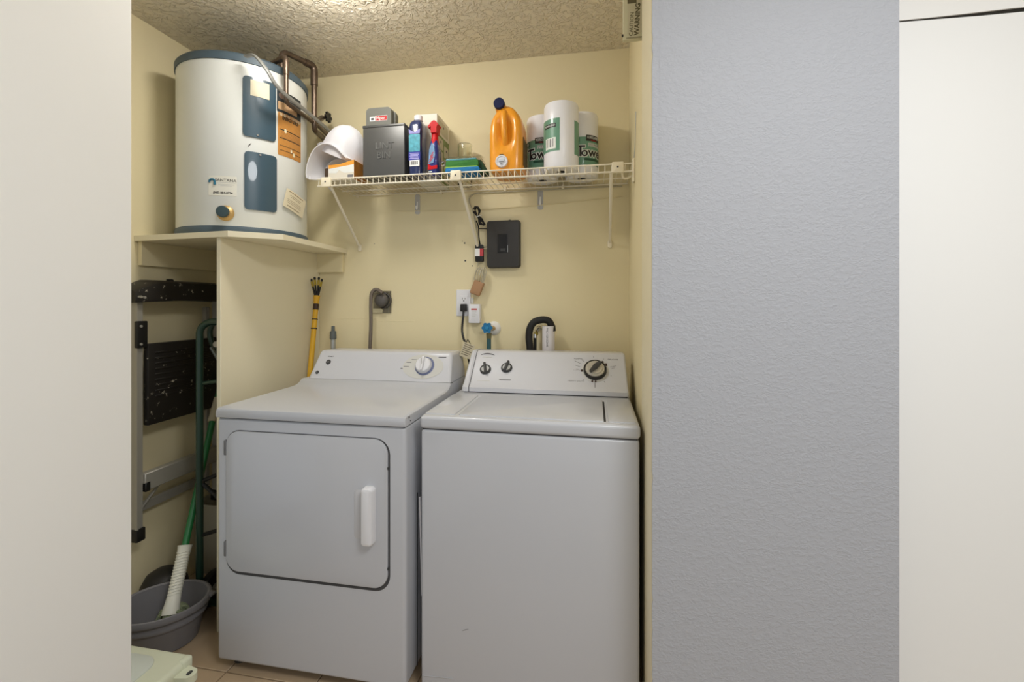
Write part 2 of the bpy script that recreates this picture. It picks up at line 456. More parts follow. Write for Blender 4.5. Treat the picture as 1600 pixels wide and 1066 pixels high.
for bb_, hh in ((b1-.072, .004), (b1-.108, .004), (b1-.140, .0025), (b1-.160, .0025)):
    part('label_rule', MB().wrap(cf, a0+.008, a1-.006, bb_-hh/2, bb_+hh/2, .001, .0014), ink, el)
for k in range(5):
    part('label_line', MB().wrap(cf, a0+.012, a1-.012, b1-.081-.0055*k, b1-.0795-.0055*k, .001, .0013), M('label_line_brown', (150, 104, 60), .6), el)
for (px, py, s1) in ((446, 205, .006), (455, 237, .005), (459, 243, .006)):
    a, b = cf.hit(px, py)
    part('torn_spot', MB().wrap(cf, a-s1, a+s1*.8, b-s1*1.5, b+s1*1.3, .001, .0015, .004, 6), beige_st, el)
# peeling instruction tag, hanging askew
p0 = cf.pt(*cf.hit(459, 318), .004)
ph = cf.hit(459, 318)[0]/HR
uu = Vector((math.cos(ph), math.sin(ph), 0)); nn = Vector((math.sin(ph), -math.cos(ph), 0))
th = math.radians(-17)
tf = Fr(p0+nn*.004, uu*math.cos(th)+Vector((0, 0, math.sin(th))), -uu*math.sin(th)+Vector((0, 0, math.cos(th))))
class Curl:
    def __init__(s, fr, k): s.fr = fr; s.k = k
    def pt(s, a, b, c=0): return s.fr.pt(a, b, c-s.k*a*a+ (0.0 if a < 0 else 0.9*a*a))
tcf = Curl(tf, 1.6)
tg = part('instruction_tag', MB().wrap(tcf, -.060, .062, -.042, .042, 0, .0008, .004), M('tag_paper', (214, 204, 176), .7), wh)
for bq, hw, q in ((.034, .048, .0018), (.020, .036, .0009), (.013, .030, .0009), (-.002, .045, .0008), (-.009, .046, .0008), (-.016, .046, .0008), (-.030, .040, .0018)):
    part('tag_print', MB().wrap(tcf, -hw, hw*.85, bq-q, bq+q, .0008, .0011), M('tag_ink', (138, 124, 96), .7), tg)
# little dark scratches
part('scuff', MB().tube([cf.pt(*cf.hit(x, y), .0003) for x, y in ((387, 230), (390, 226.5), (392.5, 224))], [.0006, .0022, .0006], 5), ink, wh)

# pipes and conduit behind the heater
pa = [at(405, 94, 1.78), at(447, 90, 1.70), at(447, 160, 1.70), at(500, 199, 2.02), at(512, 211, 2.145)]
pa[0].z = pa[1].z = H+1.018
pa.insert(0, Vector((pa[0].x, pa[0].y, HT+.004)))
cp = thing('copper_pipe', 'thin aged copper pipe dropping in front of the heater label', 'pipe', at(447, 160, 1.70))
part('pipe_run', MB().tube(bend(pa, .022), .0095, 12), copper, cp)
part('elbow', MB().tube(bend([pa[1]*.25+pa[2]*.75, pa[2], pa[2]*.6+pa[3]*.4], .028), .0125, 12), copper, cp)
pb = [at(440, 116, 1.80), at(491, 104, 1.95), at(491, 203, 1.95), at(505, 216, 2.145)]
pb[0].z = HT+.004; pb.insert(1, Vector((pb[0].x, pb[0].y, pb[1].z))) ; pb[1].z = pb[2].z
cp2 = thing('copper_pipe', 'thicker copper pipe standing against the back wall, nearest the shelf', 'pipe', pb[3])
part('pipe_run', MB().tube(bend(pb, .035), .0125, 12), copper, cp2)
part('elbow', MB().tube(bend([pb[1]*.3+pb[2]*.7, pb[2], pb[2]*.7+pb[3]*.3], .035), .0165, 12), copper, cp2)
vp = at(504, 184, 2.06)
part('valve_body', MB().cyl(at(494, 190, 1.955), vp, .012, n=14).cyl(vp+Vector((-.012, 0, 0)), vp+Vector((.03, 0, 0)), .007, n=10), copper, cp2)
hw = MB()
for k in range(6):
    t = k*math.pi/3; hw.cyl(vp+Vector((.026, .018*math.cos(t), .018*math.sin(t))), vp+Vector((.036, .018*math.cos(t), .018*math.sin(t))), .009, n=10)
hw.cyl(vp+Vector((.027, 0, 0)), vp+Vector((.035, 0, 0)), .020, n=20)
part('valve_handwheel', hw, black_p, cp2)
cd = [at(384, 88, 1.575), at(398, 87.5, 1.56), at(416, 108, 1.56), at(432, 134, 1.60), at(452, 153, 1.68), at(480, 175, 1.82), at(516, 206, 2.0), at(530, 222, 2.14)]
tag(part('flexible_conduit', MB().tube(bez(cd, 10), .0105, 10, flat=.55), conduit_m, None, loc=cd[3]), 'grey flexible cable conduit sloping from the heater top to the back wall', 'conduit')

# ================================================================== DRYER
X0, X1, Y0, YB = -1.283, -.589, 1.359, 2.04
ZT, ZS, ZB = H-.367, H-.400, .033
dr = thing('clothes_dryer', 'white front-loading clothes dryer left of the washer', 'dryer', ((X0+X1)/2, 1.7, 0))
part('cabinet', MB().box(X0+.002, X1-.002, Y0+.004, YB, ZB, ZS-.003, .012, 4), enamel, dr)
part('seam_gasket', MB().box(X0+.008, X1-.008, Y0+.010, YB, ZS-.006, ZS+.004), seam, dr)
# top: front slab sweeping up into the console
prof = [(Y0-.002, ZS), (Y0-.004, ZS+.004), (Y0-.004, ZT-.012), (Y0-.001, ZT-.004), (Y0+.008, ZT), (1.74, ZT), (1.775, ZT+.002), (1.80, ZT+.009), (1.815, ZT+.018), (1.822, ZT+.023), (YB, ZT+.023), (YB, ZS)]
# swept along X with eased side edges
o = MB(); rows = []
for dx, ins in ((0, .010), (.002, .004), (.008, .0), (X1-X0-.008, .0), (X1-X0-.002, .004), (X1-X0, .010)):
    row = []
    for y, z in prof:
        zi = z-ins if z > ZS+.02 else z
        yi = y+ins*.6 if y < Y0+.02 else y
        row.append(o.bm.verts.new((X0+dx, yi, zi)))
    rows.append(row)
n = len(prof)
for r0, r1 in zip(rows, rows[1:]):
    for i in range(n): o.bm.faces.new([r0[i], r0[(i+1) % n], r1[(i+1) % n], r1[i]])
o.bm.faces.new(rows[0][::-1]); o.bm.faces.new(rows[-1])
part('top_panel', o, enamel, dr, sharp=30)
# chipped enamel on the front right corner of the top
for k, (dx, dz, s_) in enumerate(((-.003, -.012, .0035), (.0, -.008, .003), (-.001, -.022, .002))):
    c = Vector((X1+dx+.0025, Y0+.012+.012*k, ZT+dz)); part('enamel_chip', MB().box(c.x-.0012, c.x, c.y-s_, c.y+s_, c.z-s_, c.z+s_, .001, 1), ink, dr)
# door
fd = Fr((0, Y0+.004, 0))
dcx, dcz, dw, dh = (-1.24-.65)/2, H-(.444+.922)/2, .59, .478
part('door_recess', MB().plate(fd, dcx+.0015, dcz-.0045, dw+.010, dh+.014, -.001, .0008, .052), seam, dr)
door = part('door', MB().plate(fd, dcx, dcz, dw, dh, .0005, .008, .048, .005, 10), enamel, dr)
hx, hz0, hz1 = -.709, H-.777, H-.593
part('handle_recess', MB().plate(fd, hx-.034, (hz0+hz1)/2-.002, .042, .158, .0075, .0088, .012, .0006), M('handle_shadow_plastic', (200, 200, 203), .4), door)
part('handle', MB().plate(fd, hx, (hz0+hz1)/2, .040, hz1-hz0, .007, .036, .012, .010, 8), plastic_w, door)
for zz_ in (H-.502, H-.848):
    part('hinge', MB().plate(fd, -1.243, zz_, .010, .052, .0005, .008, .003, .002), mgrey, dr)
for zz_ in (H-.535, H-.855):
    part('latch_mark', MB().plate(fd, -.648, zz_, .004, .008, .0005, .006, .001), dgrey, dr)
# side panel seam and foot
part('side_seam', MB().box(X1-.0035, X1-.0012, Y0+.10, Y0+.104, ZB, .62), seam, dr)
for fx, fy in ((X0+.05, Y0+.06), (X1-.05, Y0+.06), (X0+.05, YB-.06), (X1-.05, YB-.06)):
    part('foot', MB().cyl((fx, fy, 0), (fx, fy, ZB+.002), .022, .016, 16), dgrey, dr)
# console
cyb, czb, cyt, czt = 1.824, ZT+.024, 1.893, H-.226
L = math.hypot(cyt-cyb, czt-czb)
fc = Fr((0, cyb, czb), (1, 0, 0), (0, (cyt-cyb)/L, (czt-czb)/L))
CX0, CX1 = -1.243, -.598
def console(prof, x0, x1, taper, bev=.016, seg=5):
    """side profile swept along X, ends drawn in at the top and eased"""
    o = MB(); n = len(prof); rows = []
    ztop = max(z for y, z in prof); zlo = min(z for y, z in prof)
    cyv = sum(y for y, z in prof)/n; czv = sum(z for y, z in prof)/n
    for sgn, xe in ((0, x0), (1, x1)):
        ks = range(seg+1) if sgn == 0 else range(seg, -1, -1)
        for k in ks:
            t = k/seg*math.pi/2; ins = bev*(1-math.sin(t)); dx = bev*(1-math.cos(t))
            row = []
            for y, z in prof:
                f = (z-zlo)/(ztop-zlo)
                x = xe+(dx+taper*f)*(1 if sgn == 0 else -1)
                zi = z-ins*f; yi = y+ins*.5*(1 if y < cyv else 0)
                row.append(o.bm.verts.new((x, yi, zi)))
            rows.append(row)
    for r0, r1 in zip(rows, rows[1:]):
        for i in range(n): o.bm.faces.new([r0[i], r0[(i+1) % n], r1[(i+1) % n], r1[i]])
    o.bm.faces.new(rows[0][::-1]); o.bm.faces.new(rows[-1])
    return o
cprof = [(cyb, czb), (cyt-.006, czt-.010), (cyt-.001, czt-.003), (cyt+.008, czt), (YB-.01, czt-.004), (YB, czt-.015), (YB, czb)]
part('console_seam', MB().box(CX0+.01, CX1-.004, cyb+.003, YB, czb-.003, czb+.002), seam, dr)
con = part('console', console(cprof, CX0-.006, CX1+.006, .014), panel_w, dr)
a, b = fc.hit(661, 573)
ell = [(a+.092*math.cos(t*math.pi/24), b+.056*math.sin(t*math.pi/24)) for t in range(48)]
part('dial_surround', MB().prism(ell, fc, .0, .0012), M('warm_grey_print', (206, 205, 199), .45), con)
a2, b2 = fc.hit(662.5, 571.5)
part('dial_scale', MB().cyl(fc.pt(a2+.004, b2-.002, .001), fc.pt(a2+.004, b2-.002, .002), .0425, n=40), navy_print, con)
dial = part('timer_dial', MB().lathe([(0, 0), (.036, 0), (.0365, .004), (.033, .012), (.0325, .016), (.030, .018), (0, .018)], fc.pt(a2, b2, .001), fc.n, 40), plastic_w, con)
part('dial_grip', MB().fbox(Fr(fc.pt(a2, b2, .018), fc.u*math.cos(.05)+fc.v*math.sin(.05), fc.v), -.0055, .0055, -.031, .033, -.001, .014, .003, 2), plastic_w, dial)
part('dial_mark', MB().fbox(Fr(fc.pt(a2, b2, .018)), -.0012, .0012, -.014, .028, .0135, .0146), lgrey, dial)
for ang, ln, rr_ in ((100, .014, .050), (135, .022, .066), (160, .022, .072), (185, .024, .076), (80, .014, .050), (55, .012, .058)):
    t = math.radians(ang); x = a+rr_*math.cos(t); y = b+.62*rr_*math.sin(t)+.002
    part('cycle_print', MB().fbox(fc, x-ln/2, x+ln/2, y-.0013, y+.0013, .0010, .0016), mgrey, con)
x, y = fc.hit(691.5, 558.5); part('cycle_print', MB().fbox(fc, x-.017, x+.017, y-.002, y+.002, .0004, .001), mgrey, con)
x, y = fc.hit(631, 576); part('cycle_print', MB().fbox(fc, x-.015, x+.013, y-.002, y+.002, .0004, .001), mgrey, con)
for px, py, r in ((513.3, 566, .0115), (495.8, 582, .0078)):
    x, y = fc.hit(px, py)
    k = part('push_button', MB().lathe([(0, 0), (r, 0), (r, .004), (r*.8, .0055), (r*.45, .006), (0, .005)], fc.pt(x, y, -.002), fc.n, 24), dgrey, con)
    part('button_mark', MB().cyl(fc.pt(x, y, .0035), fc.pt(x, y, .0045), r*.35, n=12), mgrey, k)
x, y = fc.hit(517, 557.2); text('lettering', 'START', .009, fc, x, y, ink, con, sx=1.1)
part('console_screw', MB().cyl((CX1+.001, 1.845, czb-.004), (CX1+.0065, 1.845, czb-.004), .004, n=10), dgrey, dr)

# ================================================================== WASHER
X0, X1, Y0, YB = -.5534, .1326, 1.388, 2.035
ZT, ZS, ZB = H-.369, H-.411, .030
ws = thing('washing_machine', 'white top-loading washing machine right of the dryer', 'washer', ((X0+X1)/2, 1.7, 0))
part('cabinet', MB().box(X0+.002, X1-.002, Y0+.003, YB, ZB, ZS-.003, .010, 4), enamel, ws)
part('seam_gasket', MB().box(X0+.007, X1-.007, Y0+.009, YB, ZS-.006, ZS+.004), seam, ws)
part('top_panel', MB().box(X0, X1, Y0-.003, YB, ZS, ZT, .012, 5), enamel, ws)
# lid lies in a shallow frame with gaps at its sides
ft = Fr((0, 0, ZT), (1, 0, 0), (0, 1, 0))
LX0, LX1, LY0, LY1 = -.430, .0275, 1.412, 1.715
part('lid_gap', MB().box(LX0-.002, LX1+.006, LY0+.006, LY1-.02, ZT-.001, ZT+.0006), M('gap_dark', (40, 40, 42), .8), ws)
part('lid', MB().plate(ft, (LX0+LX1)/2, (LY0+LY1)/2, LX1-LX0, LY1-LY0+.004, -.001, .004, .004, .0035, 4), enamel, ws)
part('lid_side_strip', MB().plate(ft, (X0+LX0)/2-.003, (LY0+LY1)/2, LX0-X0-.012-.010, LY1-LY0, -.002, .0035, .006, .003), enamel, ws)
part('lid_side_strip', MB().plate(ft, (X1+LX1)/2+.001, (LY0+LY1)/2, X1-LX1-.022, LY1-LY0, -.002, .0035, .006, .003), enamel, ws)
for fx, fy in ((X0+.05, Y0+.06), (X1-.05, Y0+.06), (X0+.05, YB-.06), (X1-.05, YB-.06)):
    part('foot', MB().cyl((fx, fy, 0), (fx, fy, ZB+.002), .022, .016, 16), dgrey, ws)
part('console_seam', MB().box(X0+.034, X1-.010, 1.778, YB-.01, ZT-.001, ZT+.0045), M('seam_black', (46, 46, 48), .8), ws)
z0 = ZT+.004; zt = H-.2155
wprof = [(1.775, z0), (1.775, z0+.016), (1.782, z0+.021), (1.796, z0+.030), (1.842, z0+.078), (1.888, z0+.124), (1.904, zt-.010), (1.915, zt-.002), (1.93, zt), (2.015, zt-.004), (2.025, zt-.012), (2.03, z0)]
wc = part('console', console(wprof, X0+.030, X1-.005, .006, .012), panel_w, ws, sharp=50)
# end cap with its seam
ecp = [(y-.003, z+.002 if z > z0+.01 else z) for y, z in wprof]
part('console_end_cap', console(ecp, X0+.026, X0+.052, .004, .008), panel_w, ws, sharp=50)
part('end_cap_seam', console([(y-.0012, z+.0008 if z > z0+.01 else z) for y, z in wprof], X0+.0515, X0+.0555, 0, .0005, 1), mgrey, ws)
yb_, zb_, yt_, zt_ = 1.796, z0+.030, 1.888, z0+.124
L = math.hypot(yt_-yb_, zt_-zb_)
fw = Fr((0, yb_, zb_), (1, 0, 0), (0, (yt_-yb_)/L, (zt_-zb_)/L))
def knob(px, py, ang, R=.0235, name='selector_knob'):
    x, y = fw.hit(px, py)
    k = part(name, MB().lathe([(0, 0), (R, 0), (R, .006), (R*.9, .010), (R*.72, .011), (R*.70, .008), (0, .008)], fw.pt(x, y, 0), fw.n, 36), dgrey, wc)
    part('knob_face', MB().cyl(fw.pt(x, y, .0075), fw.pt(x, y, .0092), R*.70, n=30), lgrey, k)
    t = math.radians(ang); f2 = Fr(fw.pt(x, y, .008), fw.u*math.cos(t)+fw.v*math.sin(t), -fw.u*math.sin(t)+fw.v*math.cos(t))
    part('knob_grip', MB().fbox(f2, -R*.22, R*.22, -R*.95, R*1.12, 0, .014, .003, 2), dgrey, k)
    return x, y
x, y = knob(758.7, 578, 14); part('knob_print', MB().fbox(fw, x-.026, x+.026, y-.058+.002, y-.0545+.002, .0, .0006), lgrey, wc)
x, y = knob(791.8, 575.5, -16); part('knob_print', MB().fbox(fw, x-.024, x+.024, y-.060, y-.0555, .0, .0006), mgrey, wc)
x, y = fw.hit(929.8, 579.5)
part('dial_halo', MB().cyl(fw.pt(x, y, 0), fw.pt(x, y, .0012), .055, n=48), M('halo_silver', (212, 211, 206), .35), wc)
R = .0455
dl = part('cycle_dial', MB().lathe([(R*.86, .0), (R, .0), (R, .012), (R*.95, .015), (R*.88, .015), (R*.86, .012)], fw.pt(x, y, .0008), fw.n, 48), M('dial_ring_black', (38, 37, 33), .35), wc)
part('dial_face', MB().lathe([(0, 0), (R*.88, 0), (R*.88, .012), (R*.80, .017), (R*.66, .0175), (R*.64, .022), (0, .024)], fw.pt(x, y, .0008), fw.n, 48), M('brushed_silver', (208, 205, 196), .3, metal=.6), dl)
t = math.radians(-38); f2 = Fr(fw.pt(x, y, .022), fw.u*math.cos(t)+fw.v*math.sin(t), -fw.u*math.sin(t)+fw.v*math.cos(t))
part('dial_grip', MB().prism([(-.004, -.030), (.004, -.031), (.011, .0), (.008, .030), (-.002, .031), (-.009, .004)], f2, 0, .012), dgrey, dl)
for ang, s_ in ((35, .010), (55, .008), (182, .008), (258, .007), (272, .007)):
    t = math.radians(ang); part('dial_marker', MB().fbox(fw, x+.052*math.cos(t)-s_*.5, x+.052*math.cos(t)+s_*.5, y+.052*math.sin(t)-s_*.6, y+.052*math.sin(t)+s_*.6, .0, .004, .001, 1), M('marker_brown', (72, 54, 48), .5), wc)
def dash(ang, r0, r1, wd, mat=mgrey, nm='dial_tick'):
    t = math.radians(ang); c = Vector((math.cos(t), math.sin(t)))
    f3 = Fr(fw.pt(x, y, 0), fw.u*c.x+fw.v*c.y, -fw.u*c.y+fw.v*c.x)
    part(nm, MB().fbox(f3, r0, r1, -wd, wd, 0, .0006), mat, wc)
for ang, r0, r1 in ((18, .062, .088), (12, .066, .080), (95, .064, .074), (135, .062, .074), (150, .064, .094), (163, .062, .082), (176, .064, .076), (60, .064, .070), (225, .060, .068), (305, .060, .068), (340, .064, .068)):
    dash(ang, r0, r1, .0009)
dash(270, .058, .086, .0016)
for px, py, t_, sz in ((904, 561, 'NORMAL', .008), (957.5, 562, 'DELICATE', .008), (900, 595.5, 'HEAVY DUTY', .0095), (902, 579, 'COTTONS', .006), (914, 610, 'OFF', .006)):
    a, b = fw.hit(px, py); text('lettering', t_, sz, fw, a, b, mgrey, wc, sx=1.15)
# arched badge
a, b = fw.hit(762, 555); arc = []
for k in range(13):
    s_ = -1+2*k/12; arc.append(fw.pt(a+.030*s_, b+.007*(1-s_*s_), .0004))
part('maker_badge', MB().tube(arc, [.0006+.0028*(1-abs(-1+2*k/12)**2) for k in range(13)], 6), M('badge_silver', (128, 128, 132), .3, metal=.5), wc)
part('cycle_print', MB().fbox(fw, a-.020, a+.020, b-.012, b-.0095, 0, .0006), lgrey, wc)
# faint scuffs low on the cabinet front
part('scuff', MB().tube([at(q, 1056+(q-660)*.105, Y0+.0028) for q in range(660, 712, 6)], .0014, 5), M('scuff_grey', (176, 176, 178), .5), ws)
part('scuff', MB().tube([at(722, 986, Y0+.0028), at(727, 984.5, Y0+.0028), at(732, 983.5, Y0+.0028)], [.0004, .0012, .0004], 5), M('scuff_dark', (130, 130, 130), .5), ws)
# loose white panel wedged in the gap between the machines
gp = MB().prism([(0, 0), (.10, -.03), (.10, -.36), (.02, -.34)], Fr((-.571, 1.43, .62), (0, 1, 0), (0, 0, 1)), -.0025, .0025)
tag(part('plastic_sheet', gp, plastic_w, None, loc=(-.571, 1.48, .26)), 'white plastic sheet wedged between the dryer and the washing machine', 'sheet')

# ================================================================== WIRE SHELF
SYF = 1.845; SZ = H+.540; SX0 = -1.215; SX1 = .148; LIP = .031
sh = thing('wire_shelf', 'white coated wire shelf with front lip on the back wall', 'shelf', ((SX0+SX1)/2, 2.0, SZ-LIP))
wr = .0016
wpath = bend([(0, D-.006, SZ), (0, SYF, SZ), (0, SYF, SZ-LIP)], .004, 4)
wme = None; nW = 53
for i in range(nW):
    x = SX0+.004+(SX1-SX0-.008)*i/(nW-1)
    if wme is None:
        o = part('wire', MB().tube(wpath, wr, 6), wire_m, sh, loc=(0, 0, 0)); wme = o.data
        base_loc = Vector(o.location); base_loc = o.location.copy()
        o.location.x += x
    else:
        o = bpy.data.objects.new('wire', wme); COL.objects.link(o); o.parent = sh; o.location = (base_loc.x+x, base_loc.y, base_loc.z)
for y, z in ((SYF-.004, SZ-.001), (SYF-.004, SZ-LIP), (SYF+.10, SZ-.005), (SYF+.20, SZ-.005), (D-.008, SZ-.005)):
    part('rod', MB().tube([(SX0, y, z), (SX1, y, z)], .0031, 8), wire_m, sh)
for px in (511, 713, 965):
    p = at(px, 270, SYF); fk = Fr((p.x, SYF-.006, SZ-LIP/2))
    c = part('clamp', MB().plate(fk, 0, 0, .046, LIP+.012, -.004, .008, .006, .003), clamp_m, sh)
    part('clamp_screw', MB().cyl(fk.pt(0, .001, .007), fk.pt(0, .001, .0092), .0035, n=10), dgrey, c)
for (p0, p1) in (((517, 296), (562, 386)), ((718, 283), (748, 392)), ((955, 275), (953, 380))):
    A = at(p0[0], p0[1], SYF+.008); A.z = SZ-LIP; B = at(p1[0], p1[1], D-.006)
    ar = part('support_arm', MB().tube([A, A*.04+B*.96, B], [.0065, .0065, .004], 8, flat=.6), wire_m, sh)
    part('arm_foot', MB().plate(Fr((B.x, D-.001, B.z-.004)), 0, 0, .020, .036, 0, .007, .008, .003), clamp_m, ar)
eb_ = MB()
eb_.box(XR-.010, XR-.001, SYF-.012, SYF+.022, SZ-.075, SZ+.018, .003, 2)
eb_.tube(bend([(XR-.006, SYF+.01, SZ-.045), (XR-.045, SYF+.01, SZ-.062), (XR-.05, SYF+.01, SZ-.02)], .02), .0045, 8)
part('end_bracket', eb_, clamp_m, sh)
for px in (560, 690, 790, 880):
    p = at(px, 300, D); part('wall_clip', MB().box(p.x-.006, p.x+.006, D-.014, D-.001, SZ-.016, SZ+.006, .002, 1), clamp_m, sh)

# adhesive hooks under the shelf
clear_m = M('milky_clear_plastic', (232, 232, 232), .2, alpha=.55, var=.02)
for px, y0_, y1_, lab in ((652.5, 304, 335, 'small clear adhesive hook under the shelf, left of the router'), (844.5, 296, 328, 'small clear adhesive hook under the shelf, right of the router')):
    A = at(px, y0_, D); B = at(px, y1_, D); fk = Fr((A.x, D, (A.z+B.z)/2)); h = A.z-B.z
    hk = thing('adhesive_hook', lab, 'hook', (A.x, D, B.z), 'clear wall hooks')
    part('backing', MB().plate(fk, 0, 0, .026, h, .0, .003, .009, .001), clear_m, hk)
    part('hook', MB().tube(bend([fk.pt(0, .012, .003), fk.pt(0, -.02, .006), fk.pt(0, -.028, .014), fk.pt(0, -.010, .018)], .01), .004, 8), white_ink, hk)

# ================================================================== THINGS ON THE SHELF
DZ = SZ+.0018                  # deck height
# --- paper towel rolls
tw = M('paper_towel_wrap', (240, 240, 244), .32, bump=.25, scale=28, coat=.25)
tgreen = M('wrap_green', (108, 156, 132), .35, coat=.3)
tdark = M('wrap_black', (34, 34, 32), .4)
twhite = M('wrap_white_print', (238, 240, 234), .4)
TH = .283; TR = .0735
def towel(loc, label, phi, kind):
    t = thing('paper_towel_roll', label, 'paper towels', loc, 'paper towel rolls on the wire shelf')
    part('roll', MB().lathe([(.018, .004), (.030, .002), (.062, 0), (.070, .004), (TR, .014), (TR+.0006, .08), (TR, .2), (TR, TH-.014), (.070, TH-.004), (.060, TH), (.030, TH-.004), (.02, TH-.02), (0, TH-.02)], loc, n=56), tw, t)
    f = Cy(loc, TR, phi, loc[2])
    if kind == 'front':
        lb_ = part('wrap_label', MB().wrap(f, -.075, .030, .072, .206, .0004, .0012), tgreen, t)
        a = -.012
        tb = part('brand_tag', MB().wrap(f, a-.030, a+.026, .170, .186, .0012, .0018), tdark, lb_)
        text('lettering', 'KIRKLAND', .0105, f, a-.002, .178, twhite, lb_, base=.0018, sx=1.0)
        part('barcode_field', MB().wrap(f, a-.026, a+.026, .082, .128, .0012, .0017), twhite, lb_)
        for k, (ww) in enumerate((.003, .0015, .002, .004, .0012, .003, .002)):
            xx = a-.020+k*.0062
            part('barcode_bar', MB().wrap(f, xx, xx+ww, .090, .124, .0017, .0021, n=2), M('bar_brown', (92, 74, 66), .5) if k < 3 else mgrey, lb_)
        part('wrap_label', MB().wrap(f, .096, .15, .060, .200, .0004, .0012), tgreen, t)
    else:
        lb_ = part('wrap_label', MB().wrap(f, -.115, .115, .046, .168, .0004, .0012, n=36), tgreen, t)
        part('brand_tag', MB().wrap(f, -.022, .050, .150, .176, .0012, .0020, .002), tdark, lb_)
        text('lettering', 'KIRKLAND', .0165, f, .014, .1655, twhite, lb_, base=.0020, sx=.78)
        text('lettering', 'Signature', .008, f, .014, .1545, red_ink, lb_, base=.0020)
        text('lettering', 'PREMIUM', .017, f, .020, .1335, twhite, lb_, base=.0012, bold=.0016, sx=.9)
        text('lettering', 'PREMIUM', .017, f, .020, .1335, mgrey, lb_, base=.0017, sx=.9)
        text('lettering', 'T', .066, f, -.046, .104, twhite, lb_, base=.0012, bold=.0042)
        text('lettering', 'T', .066, f, -.046, .104, tdark, lb_, base=.0019, bold=.0012)
        text('lettering', 'owels', .056, f, .022, .1, twhite, lb_, base=.0012, bold=.0042)
        text('lettering', 'owels', .056, f, .022, .1, tdark, lb_, base=.0019, bold=.0012)
        part('ribbon', MB().wrap(f, -.03, .075, .0655, .0755, .0012, .0018, .002), M('ribbon_green', (42, 84, 66), .4), lb_)
        part('count_panel', MB().wrap(f, -.082, -.050, .142, .166, .0012, .0018, .003), M('ribbon_green2', (70, 110, 92), .4), lb_)
        text('lettering', '12', .014, f, -.066, .154, twhite, lb_, base=.0018)
    return t
towel((-.140, 1.937, DZ), 'paper towel roll standing in front, its green barcode label facing left', -.42, 'front')
towel((-.233, 2.066, DZ), 'paper towel roll behind, next to the orange jug', -.06, 'back')
towel((-.059, 2.066, DZ), 'rightmost paper towel roll, half hidden behind the front roll', .60, 'back')

# --- orange detergent jug, tap end to the front
jm = M('orange_jug_plastic', (238, 158, 40), .32, coat=.25, bump=.06, scale=30)
p = at(789, 262, 1.87); jx = p.x; jy0 = 1.868
jug = thing('detergent_jug', 'orange laundry detergent jug with navy cap and white tap', 'jug', (jx, 1.97, DZ))
secs = [(.000, .060, .000), (.004, .068, .0), (.014, .0725, .0), (.10, .0735, .0), (.165, .0735, .0), (.200, .071, .003), (.222, .066, .006), (.242, .057, .010), (.258, .046, .014), (.272, .034, .020), (.282, .018, .030)]
def jugpt(u, v):
    k = v*(len(secs)-1); i = min(int(k), len(secs)-2); f = k-i
    z = secs[i][0]*(1-f)+secs[i+1][0]*f; hw_ = secs[i][1]*(1-f)+secs[i+1][1]*f; fy = secs[i][2]*(1-f)+secs[i+1][2]*f
    t = u*2*math.pi; c, s_ = math.cos(t), math.sin(t); e = .42
    x = hw_*math.copysign(abs(c)**e, c); dep = .168-1.3*fy; yy = (dep/2)*math.copysign(abs(s_)**e, s_)
    y = jy0+fy+dep/2+yy
    if s_ < 0:      # hand hollow around the grip
        g = math.exp(-((x)/.034)**4)*math.exp(-((z-.165)/.060)**4); y += .022*g
    return Vector((jx+x, y, DZ+z))
part('body', MB().grid(jugpt, 72, 40, True).fill(), jm, jug, sharp=60)
gp_ = [(jx-.008, jy0+.040, DZ+.262), (jx-.007, jy0+.012, DZ+.246), (jx-.005, jy0+.002, DZ+.20), (jx-.002, jy0+.004, DZ+.15), (jx-.001, jy0+.026, DZ+.105)]
part('grip', MB().tube(bez(gp_, 8), .0135, 14), jm, jug, sharp=60)
pc = at(780, 162, 1.885); nk = Vector((0.02, -1, .05)).normalized()
part('neck', MB().cyl(pc-nk*.075+Vector((.008, 0, -.022)), pc-nk*.006, .032, .021, 28), jm, jug)
part('cap', MB().lathe([(0, 0), (.0225, 0), (.0235, .004), (.0235, .018), (.0215, .022), (0, .022)], pc-nk*.012, nk, 36), M('navy_cap_plastic', (26, 34, 72), .6, spec=.25), jug)
ps = at(784, 252.5, jy0)
part('tap_boss', MB().lathe([(0, 0), (.040, 0), (.034, .008), (0, .010)], ps+Vector((.006, .008, .004)), (0, -1, 0), 32), jm, jug)
tp = part('tap', MB().lathe([(0, 0), (.026, 0), (.0265, .010), (.024, .014), (.020, .014), (.019, .011), (0, .011)], ps+Vector((0, .004, 0)), (0, -1, 0), 36), plastic_w, jug)
part('tap_lever', MB().fbox(Fr(ps+Vector((0, -.008, 0))), -.012, .012, -.003, .010, 0, .006, .002, 2), M('tap_button', (206, 212, 220), .3), tp)
part('tap_notch', MB().fbox(Fr(ps+Vector((0, -.004, 0))), -.008, .008, .022, .029, -.004, .004, .001, 1), dgrey, tp)
part('tap_print', MB().fbox(Fr(ps+Vector((0, -.0095, 0))), -.006, .006, -.014, -.011, 0, .002), mgrey, tp)
part('side_label', MB().box(jx+.0722, jx+.0742, jy0+.03, jy0+.14, DZ+.03, DZ+.15, .0008, 1), M('jug_label_dark', (110, 84, 50), .4), jug)

